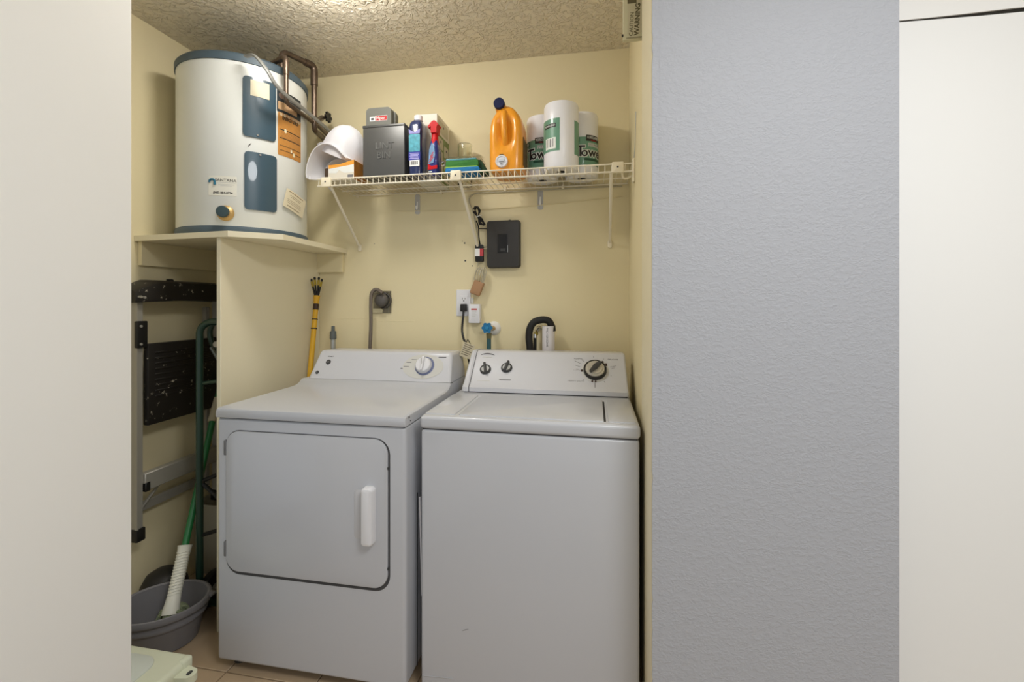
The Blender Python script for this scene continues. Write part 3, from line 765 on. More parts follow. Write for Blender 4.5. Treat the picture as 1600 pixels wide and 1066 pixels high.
# --- grey lint bin with embossed lettering, small grey case on top of it
bm_ = M('grey_painted_steel', (92, 92, 90), .38, metal=.35)
A = at(567, 272, 1.868); B = at(632, 192, 1.868); bw = B.x-A.x; bh = B.z-DZ
lb = thing('lint_bin', 'dark grey metal lint bin with embossed lettering on the shelf', 'bin', ((A.x+B.x)/2, 1.93, DZ))
part('bin_body', MB().box(A.x, B.x, 1.868, 1.985, DZ, B.z-.010, .003, 3), bm_, lb)
part('bin_lid', MB().box(A.x-.0015, B.x+.0015, 1.866, 1.987, B.z-.012, B.z, .003, 3), bm_, lb)
fb = Fr(((A.x+B.x)/2, 1.868, (DZ+B.z)/2))
emb = M('emboss_highlight', (122, 122, 120), .3, metal=.4)  # lighter than the bin: the raised edges' highlight is put into the colour
text('lettering', 'LINT', .042, fb, .005, .022, emb, lb, depth=.0026)
text('lettering', 'BIN', .042, fb, .002, -.020, emb, lb, depth=.0026)
gm = M('grey_case_plastic', (112, 112, 104), .5)
C0 = at(572, 190, 1.90); C1 = at(611, 166.5, 1.90)
cs = thing('grey_case', 'small rounded grey case with a red label standing on the lint bin', 'case', ((C0.x+C1.x)/2, 1.94, B.z))
hgt = C1.z-B.z
def rounded_top(w, h, r):
    pts = [(-w/2, 0), (w/2, 0)]
    for k in range(7): t = math.radians(90*k/6); pts.append((w/2-r+r*math.cos(t), h-r+r*math.sin(t)))
    for k in range(7): t = math.radians(90+90*k/6); pts.append((-w/2+r+r*math.cos(t), h-r+r*math.sin(t)))
    return pts
part('case_shell', MB().prism(rounded_top(C1.x-C0.x, hgt, .018), Fr(((C0.x+C1.x)/2, 1.90, B.z)), -.075, 0), gm, cs, sharp=50)
part('case_rim', MB().prism(rounded_top(C1.x-C0.x+.006, hgt-.004, .018), Fr(((C0.x+C1.x)/2+.004, 1.93, B.z)), -.02, 0), gm, cs, sharp=50)
fl_ = Fr(at(591, 185.5, 1.8995))
part('label_square', MB().fbox(fl_, -.040, -.016, -.010, .010, 0, .0008), white_ink, cs)
part('label_square_mark', MB().fbox(fl_, -.034, -.021, -.005, .004, .0008, .0012), ink, cs)
part('label_frame', MB().fbox(fl_, -.014, .043, -.010, .013, 0, .0008), white_ink, cs)
rl = part('red_label', MB().fbox(fl_, -.0125, .0415, -.0085, .0115, .0008, .0012), red_ink, cs)
text('lettering', 'Mper', .020, fl_, .012, .001, white_ink, rl, base=.0012)

# --- blue cleaner bottle
blue = M('blue_bottle_plastic', (40, 52, 92), .2, coat=.5)
def loft(secs, cx, cy, z0, e=.5, n=40):
    """stack of rounded-rectangle sections: z, half width, half depth"""
    mb = MB(); rows = []
    for z, hw_, hd in secs:
        row = []
        for i in range(n):
            t = 2*math.pi*i/n; c, s_ = math.cos(t), math.sin(t)
            row.append(mb.bm.verts.new((cx+hw_*math.copysign(abs(c)**e, c), cy+hd*math.copysign(abs(s_)**e, s_), z0+z)))
        rows.append(row)
    for a, b in zip(rows, rows[1:]):
        for i in range(n): mb.bm.faces.new([a[i], a[(i+1) % n], b[(i+1) % n], b[i]])
    mb.bm.faces.new(rows[0][::-1]); mb.bm.faces.new(rows[-1])
    return mb
p = at(647.5, 270, 1.87); bx = p.x; zt_ = at(650, 187.5, 1.90).z-DZ
bo = thing('cleaner_bottle', 'navy blue cleaner bottle with white cap beside the lint bin', 'bottle', (bx, 1.91, DZ))
q = .030
part('body', loft([(0, q*.9, .036), (.004, q, .042), (zt_*.86, q, .042), (zt_*.92, q*.95, .038), (zt_*.965, q*.74, .028), (zt_*.985, q*.56, .018), (zt_, q*.54, .016)], bx, 1.912, DZ), blue, bo)
part('cap', MB().lathe([(0, 0), (.019, 0), (.019, .020), (.0165, .023), (0, .023)], (bx+.002, 1.912, DZ+zt_-.002), n=28), plastic_w, bo)
f = Fr((bx, 1.8697, DZ))
part('label', MB().plate(f, 0, zt_*.56, .050, zt_*.30, -.002, .0006, .006), M('label_aqua', (84, 168, 186), .4, var=.35, vscale=60), bo)
part('label_crest', MB().prism([(-.024, zt_*.72), (-.026, zt_*.80), (0, zt_*.745), (.026, zt_*.80), (.024, zt_*.72)], f, -.001, .0007), M('label_lilac', (142, 140, 200), .4), bo)
part('label_band', MB().plate(f, 0, zt_*.34, .052, zt_*.15, -.002, .0006, .003), M('label_royal', (44, 56, 160), .4), bo)
for k in range(5): part('label_line', MB().fbox(f, -.021+.003*(k % 2), .021-.002*(k % 3), zt_*.29+.0055*k, zt_*.29+.0032+.0055*k, .0006, .0012), M('print_lilac', (176, 172, 226), .5), bo)
bc = part('barcode_field', MB().fbox(f, -.021, .023, zt_*.165, zt_*.27, -.001, .0008), white_ink, bo)
for k in range(9): part('barcode_bar', MB().fbox(f, -.016+k*.0038, -.0145+k*.0038+.001*(k % 2), zt_*.19, zt_*.25, .0008, .0012), ink, bc)

# --- spray bottle
p = at(676, 268, 1.875); sx_ = p.x; hh = at(676, 188, 1.885).z-DZ
sp = thing('spray_bottle', 'slim blue spray bottle with a bright red trigger head', 'spray bottle', (sx_, 1.90, DZ))
part('body', loft([(0, .020, .028), (.006, .0235, .032), (hh*.30, .0245, .033), (hh*.45, .0235, .031), (hh*.58, .018, .025), (hh*.66, .0135, .016), (hh*.70, .0125, .0125)], sx_, 1.905, DZ, .62), M('royal_blue_plastic', (34, 44, 118), .25, coat=.4), sp)
red = M('red_plastic', (192, 8, 18), .45, spec=.25)
part('collar', loft([(hh*.58, .0185, .025), (hh*.64, .0155, .019), (hh*.72, .0138, .014), (hh*.80, .0145, .0145)], sx_, 1.905, DZ, .8), red, sp)
hd = MB().prism([(-.013, hh*.78), (.013, hh*.78), (.014, hh*.88), (.021, hh*.93), (.010, hh*.985), (.002, hh), (-.008, hh*.985), (-.026, hh*.90), (-.024, hh*.87), (-.012, hh*.90)], Fr((sx_, 1.884, DZ)), -.044, 0)
part('trigger_head', hd, red, sp, sharp=30)
f = Fr((sx_, 1.8718, DZ))
part('label', MB().prism([(-.018, hh*.20), (.004, hh*.22), (.012, hh*.36), (.008, hh*.52), (-.004, hh*.57), (-.014, hh*.46)], f, -.004, .0006), M('label_sky', (120, 160, 200), .4, var=.4, vscale=50), sp)
for k in range(3): part('label_stripe', MB().prism([(-.017+.003*k, hh*(.22+.05*k)), (-.013+.003*k, hh*(.22+.05*k)), (.006, hh*(.32+.045*k)), (.002, hh*(.32+.045*k))], f, 0, .0012), red_ink, sp)
part('label_band', MB().prism([(-.021, hh*.10), (.021, hh*.115), (.022, hh*.175), (-.004, hh*.165), (-.020, hh*.20)], f, -.003, .001), red, sp)
part('label_print', MB().fbox(f, -.018, -.002, hh*.055, hh*.07, -.003, .0016), white_ink, sp)

# --- pale printed carton behind the bottles
p0 = at(648, 180, 1.965); p1 = at(683, 177, 1.965)
cx0, cx1, ctop = p0.x, p1.x, p1.z
ct = thing('printed_carton', 'tall pale carton with green panels behind the spray bottle', 'carton', ((cx0+cx1)/2, 2.04, DZ))
part('carton_body', MB().box(cx0, cx1, 1.965, 2.135, DZ, ctop, .001, 1), M('carton_white', (226, 222, 208), .55), ct)
fs = Fr((cx1, 1.965, DZ), (0, 1, 0), (0, 0, 1)); hT = ctop-DZ
part('carton_side_print', MB().fbox(fs, .003, .167, .004, hT*.72, 0, .0008), M('carton_green', (130, 150, 92), .5, var=.3, vscale=40), ct)
for (a0, a1, b0, b1) in ((.012, .080, .52, .68), (.012, .080, .34, .49), (.012, .080, .16, .31), (.094, .158, .44, .62), (.094, .158, .24, .41), (.094, .158, .06, .21), (.02, .15, .76, .94)):
    pn = part('carton_panel', MB().plate(fs, (a0+a1)/2, hT*(b0+b1)/2, a1-a0, hT*(b1-b0), .0008, .0014, .008), M('panel_grey', (196, 192, 170), .5), ct)
    part('panel_dot', MB().plate(fs, (a0+a1)/2, hT*(b0*.35+b1*.65), .012, .010, .0014, .0018, .003), dgrey, pn)
for bq in (.50, .325):
    part('carton_tab', MB().plate(Fr((cx1-.006, 1.9645, DZ)), 0, hT*bq, .010, .036, 0, .001, .004), M('tab_pale', (206, 204, 188), .5), ct)

# --- glass jar and sponge pack
gls = M('clear_glass', (244, 246, 240), .03, trans=1.0, ior=1.35)
pj = at(727, 246, 2.09); jr = .034
jh = at(727, 223.5, 2.06).z-DZ
tag(part('glass_jar', MB().lathe([(0, 0), (jr-.002, 0), (jr, .004), (jr, jh-.006), (jr-.001, jh), (jr-.004, jh-.001), (jr-.004, .008), (0, .007)], (pj.x, 2.085, DZ), n=40), gls, None, loc=(pj.x, 2.085, DZ)), 'empty clear glass jar behind the sponge pack', 'jar')
s0 = at(695, 266, 1.866); s1 = at(748, 246, 1.866)
sk = thing('sponge_pack', 'clear pack of green and blue kitchen sponges on the shelf edge', 'sponges', ((s0.x+s1.x)/2, 1.92, DZ))
sbl = M('blue_sponge', (28, 122, 182), .7, bump=.3, scale=200); sgr = M('green_sponge', (56, 124, 50), .7, bump=.3, scale=200)
sdk = M('dark_scourer', (42, 70, 46), .9, bump=.5, scale=220)
sw = s1.x-s0.x
frs = Fr((s0.x+sw/2, 1.866, DZ))
part('blue_sponge', MB().plate(frs, .002, .014, sw, .026, -.075, 0, .009, .003), sbl, sk)
part('green_sponge', MB().plate(frs, 0, .043, sw*.96, .028, -.078, -.002, .008, .003), sgr, sk)
part('green_scourer', MB().plate(frs, -.002, .0275, sw*.96, .006, -.076, -.001, .002), M('lime_edge', (150, 196, 90), .8), sk)
part('blue_sheet', MB().plate(frs, -.004, .060, sw*.9, .008, -.076, -.002, .003, .002), M('teal_card', (86, 150, 160), .4), sk)
part('dark_scourer', MB().prism([(sw/2-.004, .001), (sw/2+.034, .001), (sw/2+.030, .012), (sw/2+.004, .058), (sw/2-.012, .060)], Fr((s0.x+sw/2, 1.885, DZ)), -.06, 0), sdk, sk)
wrapm = M('clear_film', (235, 240, 240), .12, trans=1.0, alpha=.35, bump=.6, scale=40, ior=1.1)
part('film_wrap', MB().plate(frs, .004, .0362, sw+.012, .069, -.084, .004, .012, .005), wrapm, sk)
part('metal_tie', MB().lathe([(.008, -.003), (.011, 0), (.008, .003), (.006, 0), (.008, -.003)], frs.pt(-sw/2-.010, .046, -.004), (0, -1, 0), 20), chrome, sk)

# --- tissue carton
tb = thing('tissue_carton', 'opened orange and white carton on the left end of the shelf', 'carton', (at(540, 270, 1.9).x, 1.90, DZ))
A = at(513, 272, 1.872); B = at(553, 250, 1.872)
tilt = Fr((A.x, 1.872, DZ), (1, 0, .0), (0, .0, 1)); W_ = B.x-A.x; Hh = B.z-DZ
opaq = M('carton_pale', (222, 216, 200), .5); ora = M('carton_orange', (230, 160, 62), .5)
brn = M('carton_brown_side', (176, 116, 48), .5, var=.35, vscale=25)
body = [(0, 0), (W_, 0), (W_, Hh), (W_*.45, Hh*.80), (0, Hh*.78)]
part('carton_body', MB().prism(body, tilt, -.11, 0), opaq, tb, smooth=False)
part('orange_band', MB().prism([(.002, Hh*.60), (W_*.45, Hh*.68), (W_, Hh*.78), (W_, Hh), (W_*.45, Hh*.80), (.002, Hh*.78)], tilt, 0, .0010), ora, tb, smooth=False)
part('white_band', MB().prism([(.002, Hh*.38), (W_*.32, Hh*.36), (W_*.42, Hh*.52), (W_*.62, Hh*.36), (W_, Hh*.36), (W_, Hh*.78), (W_*.45, Hh*.68), (.002, Hh*.60)], tilt, 0, .0008), M('carton_white2', (228, 230, 226), .5), tb, smooth=False)
part('side_flap', MB().box(A.x+W_, A.x+W_+.0012, 1.8715, 1.982, DZ, DZ+Hh*.99), brn, tb)
part('orange_top', MB().prism([(0, Hh*.785), (W_*.45, Hh*.805), (W_, Hh*1.003), (W_, Hh*1.02), (W_*.45, Hh*.83), (0, Hh*.80)], tilt, -.11, .0), ora, tb, smooth=False)
part('open_end', MB().box(A.x-.028, A.x-.001, 1.885, 1.975, DZ+.018, DZ+Hh*.70, .003, 1), M('cardboard_dark', (74, 58, 44), .8), tb)
part('corner_print', MB().fbox(tilt, W_*.76, W_*.96, Hh*.12, Hh*.26, 0, .001), mgrey, tb)

# --- two white fabric sun hats piled at the end of the shelf
hatm = M('white_fabric', (226, 225, 228), .85, bump=.2, scale=260)
def fabric(fn, nu, nv, th=.003):
    mb = MB().grid(fn, nu, nv); bm = mb.bm
    bmesh.ops.recalc_face_normals(bm, faces=bm.faces[:])
    bmesh.ops.solidify(bm, geom=bm.faces[:], thickness=th)
    return mb
c1 = at(541, 226, 1.955)
ax = Vector((-.34, -.10, .93)).normalized()
q1 = Vector((0, 0, 1)).rotation_difference(Vector((.38, -.18, .90)).normalized())
def dome(u, v):
    t = u*2*math.pi; f = math.sin(v*math.pi/2*1.0)
    r = .094*(1-v**2.3)**.5 if v < .999 else 0.0
    fold = 1+.055*math.sin(5*t+1.2)*(1-v)+.02*math.sin(9*t)
    z = -.062+.150*v
    return c1+q1@Vector((r*fold*math.cos(t)*1.06, r*fold*math.sin(t)*.9, z))
ht = thing('white_hat', 'upper white fabric hat leaning on the lint bin', 'hat', (c1.x, c1.y, DZ), 'white fabric hats')
part('crown', fabric(dome, 40, 16, .002), hatm, ht, sharp=80)
s_a = [at(512, 224.5, 1.885), at(503, 223, 1.885), at(496, 226, 1.885)]
part('strap', MB().tube(bez([at(520, 226, 1.895)]+s_a, 5), .0045, 8, flat=.5), hatm, ht)
# lower hat: brim arching over the shelf end
arcp = [at(548, 250, 1.90), at(528, 232, 1.90), at(511, 229, 1.90), at(497, 238, 1.90), at(489, 253, 1.90), at(485.5, 268, 1.90), at(486.5, 279, 1.90)]
arcs = bez(arcp, 6)
def brim(u, v):
    k = min(int(u*(len(arcs)-1)), len(arcs)-2); f = u*(len(arcs)-1)-k
    c = arcs[k]*(1-f)+arcs[k+1]*f
    wv = .006*math.sin(7*v+4*u)*(.3+u)
    drop = .020*v*v
    return c+Vector((.020*v+wv*.5, -.035+.175*v, -drop+wv))
h2 = thing('white_hat', 'lower white fabric hat drooping over the left end of the shelf', 'hat', (arcs[20].x, 1.95, DZ), 'white fabric hats')
part('brim', fabric(brim, 36, 14, .004), hatm, h2, sharp=80)
def inner(u, v):
    c = at(525, 258, 1.93); t = math.pi*(.04+.92*u)
    r = .070*(1-.5*v)
    return c+Vector((-r*math.cos(t)*1.02, .02+.11*v, -.03+r*math.sin(t)*.92))
part('crown', fabric(inner, 28, 10, .003), hatm, h2, sharp=80)
part('cord_stopper', MB().cyl(at(484, 276, 1.875), at(484, 281, 1.875), .0045, n=12, bev=.0012), plastic_w, h2)

# ================================================================== ON THE BACK WALL
# --- dryer receptacle with big plug and cord
A = at(577, 490, D); B = at(612, 454, D)
rc = thing('dryer_receptacle', 'recessed metal dryer outlet behind the dryer', 'outlet', ((A.x+B.x)/2, D, A.z))
mw, mh = B.x-A.x, B.z-A.z
part('wall_box', MB().fbox(Fr((A.x, D, A.z)), .022, mw-.002, .002, mh-.002, -.001, .003, .001, 1), M('galvanised', (140, 132, 110), .5, metal=.4), rc)
part('box_frame', MB().fbox(Fr((A.x, D, A.z)), mw-.016, mw-.010, .004, mh-.004, .003, .008, .001, 1).fbox(Fr((A.x, D, A.z)), .03, mw-.006, mh-.012, mh-.006, .003, .008, .001, 1), M('galvanised2', (150, 144, 124), .5, metal=.4), rc)
part('cover_tab', MB().prism([(.012, .004), (.075, .004), (.078, .018), (.068, .026), (.024, .026)], Fr((A.x, D, A.z)), .001, .010), M('tab_cream', (214, 204, 168), .5), rc)
pg = at(594, 469, 2.11)
gcord = M('grey_cord', (112, 102, 92), .55)
pl = thing('power_cord', 'thick grey dryer power cord with round plug', 'power cord', at(579, 540, 2.1))
part('plug', MB().lathe([(0, 0), (.033, 0), (.035, .006), (.035, .022), (.030, .032), (.018, .038), (0, .039)], (pg.x, D-.006, pg.z), (-.15, -1, 0), 28), M('grey_plug', (96, 92, 88), .5), pl)
part('plug_ring', MB().lathe([(.034, 0), (.040, .002), (.040, .012), (.036, .014)], (pg.x+.008, D-.008, pg.z-.002), (0, -1, 0), 28), M('plug_dark', (70, 66, 62), .5), pl)
cc = [at(598, 458, 2.105), at(588, 452.5, 2.10), at(581, 458, 2.09), at(579.5, 475, 2.085), at(579.5, 510, 2.08), at(578, 550, 2.08), at(578, 600, 2.09)]
part('cord', MB().tube(bez(cc, 8), .0125, 10, flat=.7), gcord, pl)

# --- duplex outlet, plugs, adapters
A = at(714, 494, D); B = at(733, 452.5, D); f = Fr(((A.x+B.x)/2, D, (A.z+B.z)/2)); ow, oh = B.x-A.x+.012, B.z-A.z
ol = thing('wall_outlet', 'white duplex outlet on the back wall above the washer', 'outlet', (f.o.x, D, A.z))
part('cover_plate', MB().plate(f, .004, 0, ow, oh, 0, .006, .004, .003), plastic_w, ol)
sk_ = part('socket_insert', MB().plate(f, .006, .0, .036, .072, .006, .0085, .003, .001), plastic_w, ol)
for xx, hh_ in ((-.001, .009), (.013, .007)): part('slot', MB().fbox(f, xx-.0012, xx+.0012, .021-hh_/2, .021+hh_/2, .008, .0089), ink, sk_)
part('ground_hole', MB().cyl(f.pt(.006, .010, .008), f.pt(.006, .010, .0089), .003, n=10), ink, sk_)
wc1 = thing('power_cord', 'black washer power cord plugged into the wall outlet', 'power cord', at(727, 530, 2.12))
pp = at(724.5, 481, 2.125)
part('plug', MB().fbox(Fr(pp), -.014, .014, -.018, .018, -.018, .016, .004, 2), black_p, wc1)
part('cord', MB().tube(bez([pp+Vector((0, -.004, -.014)), at(723.5, 497, 2.115), at(722, 515, 2.11), at(724, 528, 2.10), at(727, 536, 2.09), at(731, 555, 2.08), at(736, 580, 2.09)], 8), [.0085]+[.0055]*46+[.0055]*2, 8), black_p, wc1)
wb_ = thing('white_adapter', 'small white plug-in box with a red label by the outlet', 'adapter', at(741, 503, D))
A = at(732, 505, 2.115); B = at(749.5, 475.5, 2.115); f2 = Fr(((A.x+B.x)/2, 2.115, (A.z+B.z)/2))
cs_ = part('housing', MB().plate(f2, 0, 0, B.x-A.x, B.z-A.z, -.034, 0, .004, .003), plastic_w, wb_)
part('red_label', MB().fbox(f2, -.014, .014, .018, .0245, 0, .0007), red_ink, cs_)
for k in range(4): part('label_print', MB().fbox(f2, -.012, .012-.004*(k % 2), .008-.007*k, .010-.007*k, 0, .0006), lgrey, cs_)
part('prong', MB().fbox(Fr(at(738, 470, 2.135)), -.006, .006, -.014, .014, -.004, .004, .001, 1), lgrey, wb_)
# tan adapter, tilted
ta = thing('tan_adapter', 'tan square power adapter hanging crooked over the outlet', 'adapter', at(745, 464, D))
cpos = at(746, 450, 2.105); tq = math.radians(-22)
f3 = Fr(cpos, (math.cos(tq), .12, math.sin(tq)), (-math.sin(tq), 0, math.cos(tq)))
part('housing', MB().fbox(f3, -.028, .022, -.036, .032, -.038, 0, .006, 3), M('tan_plastic', (172, 132, 96), .5), ta)
cabm = M('beige_cable', (186, 178, 154), .5)
loops = []
lp_ = MB()
for k in range(4):
    ax_, bx_ = 744+3.5*k, 748+4.0*k
    lp_.tube(bez([at(744+k*2, 444, 2.12), at(742+k*3.5, 432, 2.115-.006*k), at(746+k*3.5, 420-2*(k % 2), 2.12), at(753+k*2.2, 425, 2.115), at(752+k*1.5, 438, 2.112), at(747+k*2, 447, 2.115)], 8), .0028, 6)
part('cable_loops', lp_, cabm, ta)
part('cable', MB().tube(bez([at(744, 445, 2.12), at(741, 436, 2.125), at(744, 425, 2.13), at(747, 410, 2.13), at(747, 400, 2.135)], 8), .0022, 6), cabm, ta)

# --- inline black adapter with label, coiled lead above it
ia = thing('inline_adapter', 'small black inline adapter with a white and red sticker beside the router', 'adapter', at(748, 411, D))
A = at(741.5, 409, 2.12); B = at(755, 382, 2.12); f4 = Fr(((A.x+B.x)/2, 2.12, (A.z+B.z)/2)); iw, ih = B.x-A.x, B.z-A.z
part('housing', MB().plate(f4, 0, 0, iw*.92, ih, -.024, 0, .005, .003), black_p, ia)
part('white_sticker', MB().fbox(f4, -iw*.48, iw*.10, -ih*.18, ih*.26, -.010, .0008, .0004, 1), white_ink, ia)
part('red_sticker', MB().fbox(f4, iw*.10, iw*.50, -ih*.18, ih*.26, -.010, .0008, .0004, 1), M('sticker_pink_red', (196, 70, 76), .5), ia)
part('lead', MB().tube(bez([f4.pt(.003, ih/2, -.01), at(748.5, 372, 2.125), at(748, 360, 2.125), at(747, 352, 2.12), at(744, 345, 2.12)], 6), .003, 6), black_r, ia)
cl = MB(); random.seed(5)
for k in range(7):
    o1, o2 = random.uniform(-2, 2), random.uniform(-2, 2)
    cl.tube(bez([at(741+o1, 327+o2, 2.125-.003*k), at(744+o2, 323, 2.12-.003*k), at(749+o1*.6, 329, 2.12-.003*k), at(748, 337, 2.12-.002*k), at(752+o1, 344+o2, 2.122-.002*k), at(757+o2*.5, 350+o1*.6, 2.12-.002*k), at(751+o1, 350, 2.125-.002*k), at(747, 340, 2.125-.002*k), at(741+o1, 331+o2, 2.125-.003*k)], 5), .0032, 6)
part('coiled_lead', cl, black_r, ia)
part('cable_tie', MB().tube(bez([at(743, 339.5, 2.11), at(747, 338, 2.098), at(752, 336.5, 2.11), at(752.5, 337, 2.13)], 5), .002, 6), white_ink, ia)

# --- router
A = at(760.5, 418, 2.112); B = at(811, 343.5, 2.112); f5 = Fr(((A.x+B.x)/2, 2.112, (A.z+B.z)/2)); rw, rh = B.x-A.x, B.z-A.z
ro = thing('router', 'black rectangular router box mounted on the back wall', 'router', (f5.o.x, D, A.z))
rb = M('router_black', (58, 56, 54), .5)
part('housing', MB().plate(f5, 0, 0, rw, rh, -.037, 0, .012, .005), rb, ro)
part('side_band', MB().plate(f5, .001, 0, rw+.004, rh+.004, -.036, -.012, .013, .003), black_p, ro)
wx, wy = f5.hit(786, 380.5)
wn = part('display_frame', MB().plate(f5, wx-.002, wy, .050, .090, -.001, .0012, .003, .0008), black_p, ro)
part('display', MB().plate(f5, wx-.001, wy+.003, .040, .078, .001, .0018, .002), M('dark_gloss', (16, 15, 17), .06), wn)
part('status_patch', MB().fbox(f5, wx-.012, wx+.012, wy-.036, wy-.024, .0018, .0022), dgrey, wn)
part('frame_glint', MB().fbox(f5, wx+.0225, wx+.0238, wy-.042, wy-.008, .0012, .002), chrome, wn)
part('antenna_stub', MB().cyl(f5.pt(.030, rh/2, -.02), f5.pt(.030, rh/2+.004, -.02), .006, n=12), black_p, ro)
lead_m = M('dark_lead', (70, 64, 56), .5)
part('lead', MB().tube(bez([f5.pt(-rw/2-.001, rh*.30, -.02), f5.pt(-rw/2-.004, rh*.34, -.018), f5.pt(-rw/2-.012, rh*.345, -.018), f5.pt(-rw/2-.045, rh*.355, -.02)], 5), .003, 6), lead_m, ro)
for zz_ in (-.02, -.05):
    part('lead', MB().tube(bez([f5.pt(-rw/2+.002, rh*zz_*1.6, -.02), f5.pt(-rw/2-.018, rh*zz_*1.6-.001, -.02), f5.pt(-rw/2-.040, rh*(zz_*1.6)+.010, -.026)], 5), .0024, 6), cabm, ro)
# --- cable clipped along the wall under the shelf
cb = [at(753, 396, D-.004), at(748, 375, D-.004), at(743, 350, D-.004), at(739, 330, D-.004), at(733, 316, D-.005), at(736, 306, D-.005), at(752, 301.5, D-.006), at(795, 299.5, D-.006), at(850, 297, D-.006), at(920, 293.5, D-.006), at(972, 291, D-.006)]
tag(part('wall_cable', MB().tube(bez(cb, 8), .0032, 6), cabm, None, loc=cb[4]), 'thin beige cable running along the wall under the wire shelf', 'cable')
cb = [at(560, 306, D-.004), at(620, 330, D-.004), at(690, 329, D-.004), at(760, 327, D-.004), at(860, 319, D-.004), at(972, 307, D-.004)]
tag(part('wall_cable', MB().tube(bez([cb[1], cb[2], cb[3], cb[4], cb[5]], 8), .0018, 6), cream, None, loc=cb[2]), 'faint cream painted-over cable on the wall above the router', 'cable')
# thin wire rising from the shelf end along the right wall
rwp = [(XR-.004, 1.85, SZ+.01), (XR-.004, 1.80, SZ+.045), (XR-.004, 1.775, SZ+.11), (XR-.003, 1.765, SZ+.17)]
tag(part('hanging_wire', MB().tube(bez(rwp, 6), .0016, 6), lgrey, None, loc=rwp[0]), 'thin wire rising up the right wall from the shelf end', 'wire')

# --- blue handled water valve
vv = thing('water_valve', 'water valve with blue handwheel and white wall flange behind the washer', 'valve', at(764, 545, D))
pe = at(772, 513, D)
part('wall_flange', MB().lathe([(0, 0), (.034, 0), (.033, .004), (.026, .010), (.016, .014), (0, .014)], (pe.x, D, pe.z), (0, -1, 0), 32), M('flange_white', (226, 224, 218), .35), vv)
ph_ = at(761.5, 512.5, 2.075)
part('valve_body', MB().cyl((pe.x, D-.01, pe.z), ph_, .011, n=14), brass, vv)
hwm = MB(); prof = []
for k in range(72):
    t = 2*math.pi*k/72; prof.append(((.0235+.0028*math.cos(6*t))*math.cos(t), (.0235+.0028*math.cos(6*t))*math.sin(t)))
hwm.prism(prof, Fr(ph_), -.004, .010)
hw_o = part('handwheel', hwm, M('blue_handle', (28, 112, 160), .35), vv, sharp=30)
part('handwheel_hub', MB().lathe([(0, 0), (.010, 0), (.008, .004), (0, .005)], Fr(ph_).pt(0, 0, .010), (0, -1, 0), 20), M('blue_handle2', (44, 130, 178), .35), hw_o)
pq = at(764, 521, 2.09)
part('hose_nut', MB().cyl(pq, pq+Vector((0, 0, -.024)), .014, .012, 6), M('corroded_brass', (120, 116, 84), .5, metal=.5), vv)
part('hose', MB().tube(bez([pq+Vector((0, 0, -.02)), at(764, 538, 2.09), at(764, 560, 2.09), at(765, 600, 2.10)], 6), .0105, 12), M('teal_hose', (52, 92, 98), .5), vv)
# --- drain standpipe with hose, second valve behind it
sp_ = thing('drain_standpipe', 'white plastic drain pipe with printed text behind the washer', 'pipe', at(857, 560, 2.09))
pt_ = at(857, 509.5, 2.09)
part('pipe', MB().lathe([(.024, 0), (.029, 0), (.029, .36), (.024, .36), (.024, 0)], (pt_.x, 2.09, pt_.z-.36), n=36), M('pvc_white', (226, 222, 224), .35), sp_)
fcp = Cy((pt_.x, 2.09, 0), .029, -.12, pt_.z-.05)
text('lettering', 'PVC-1120 SCH40', .0125, fcp, .0, .0, ink, sp_, rot=-math.pi/2, sx=.95)
hsd = thing('drain_hose', 'thick black washer drain hose hooked into the white standpipe', 'hose', at(829, 550, 2.06))
hp = [at(862, 515, 2.09), at(861, 508, 2.09), at(856, 501, 2.085), at(845, 500, 2.08), at(834, 504, 2.075), at(828, 514, 2.07), at(826.5, 528, 2.07), at(828, 545, 2.07), at(828, 580, 2.07)]
part('hose_run', MB().tube(bez(hp, 8), .0165, 14), black_r, hsd)
part('hose_cuff', MB().cyl(at(861, 509, 2.09), at(862, 518, 2.09), .0195, n=24), black_r, hsd)
v2 = thing('hot_water_valve', 'half hidden chrome valve with brass fitting under the black drain hose', 'valve', at(838, 540, 2.11))
pz = at(842, 513, 2.125)
part('valve_body', MB().cyl(at(845, 511, D), pz, .015, .012, 16).cyl(pz, at(838, 518, 2.115), .010, n=14), chrome, v2)
part('brass_nut', MB().cyl(at(838, 520, 2.115), at(836, 525.5, 2.115), .011, .009, 6), M('yellow_brass', (176, 156, 60), .35, metal=.8), v2)
part('hose', MB().tube(bez([at(836, 525, 2.115), at(836, 538, 2.115), at(836, 560, 2.115)], 5), .0075, 10), black_r, v2)
part('hose_ferrule', MB().cyl(at(836, 522, 2.115), at(836, 528, 2.115), .0105, n=16), chrome, v2)
# --- printed tag on the cord
tg2 = Fr(at(730, 548, 1.99), (math.cos(-.35), 0, math.sin(-.35)), (-math.sin(-.35), 0, math.cos(-.35)))
ct2 = thing('cord_tag', 'printed paper warning tag hanging between the two consoles', 'tag', at(730, 562, 1.99))
ptg = part('tag_paper', MB().plate(tg2, 0, 0, .054, .066, 0, .0008, .003), M('tag_kraft', (206, 196, 168), .7), ct2)
for k in range(6): part('tag_print', MB().fbox(tg2, -.022, .022-.005*(k % 3), .024-.0095*k, .028-.0095*k, .0008, .0012), M('tag_ink2', (128, 118, 98), .7), ptg)
part('tag_loop', MB().tube(bez([tg2.pt(.008, .030, 0), at(735, 538, 2.0), at(731, 531, 2.03), at(728, 536, 2.06)], 6), .0018, 6), black_r, ct2)

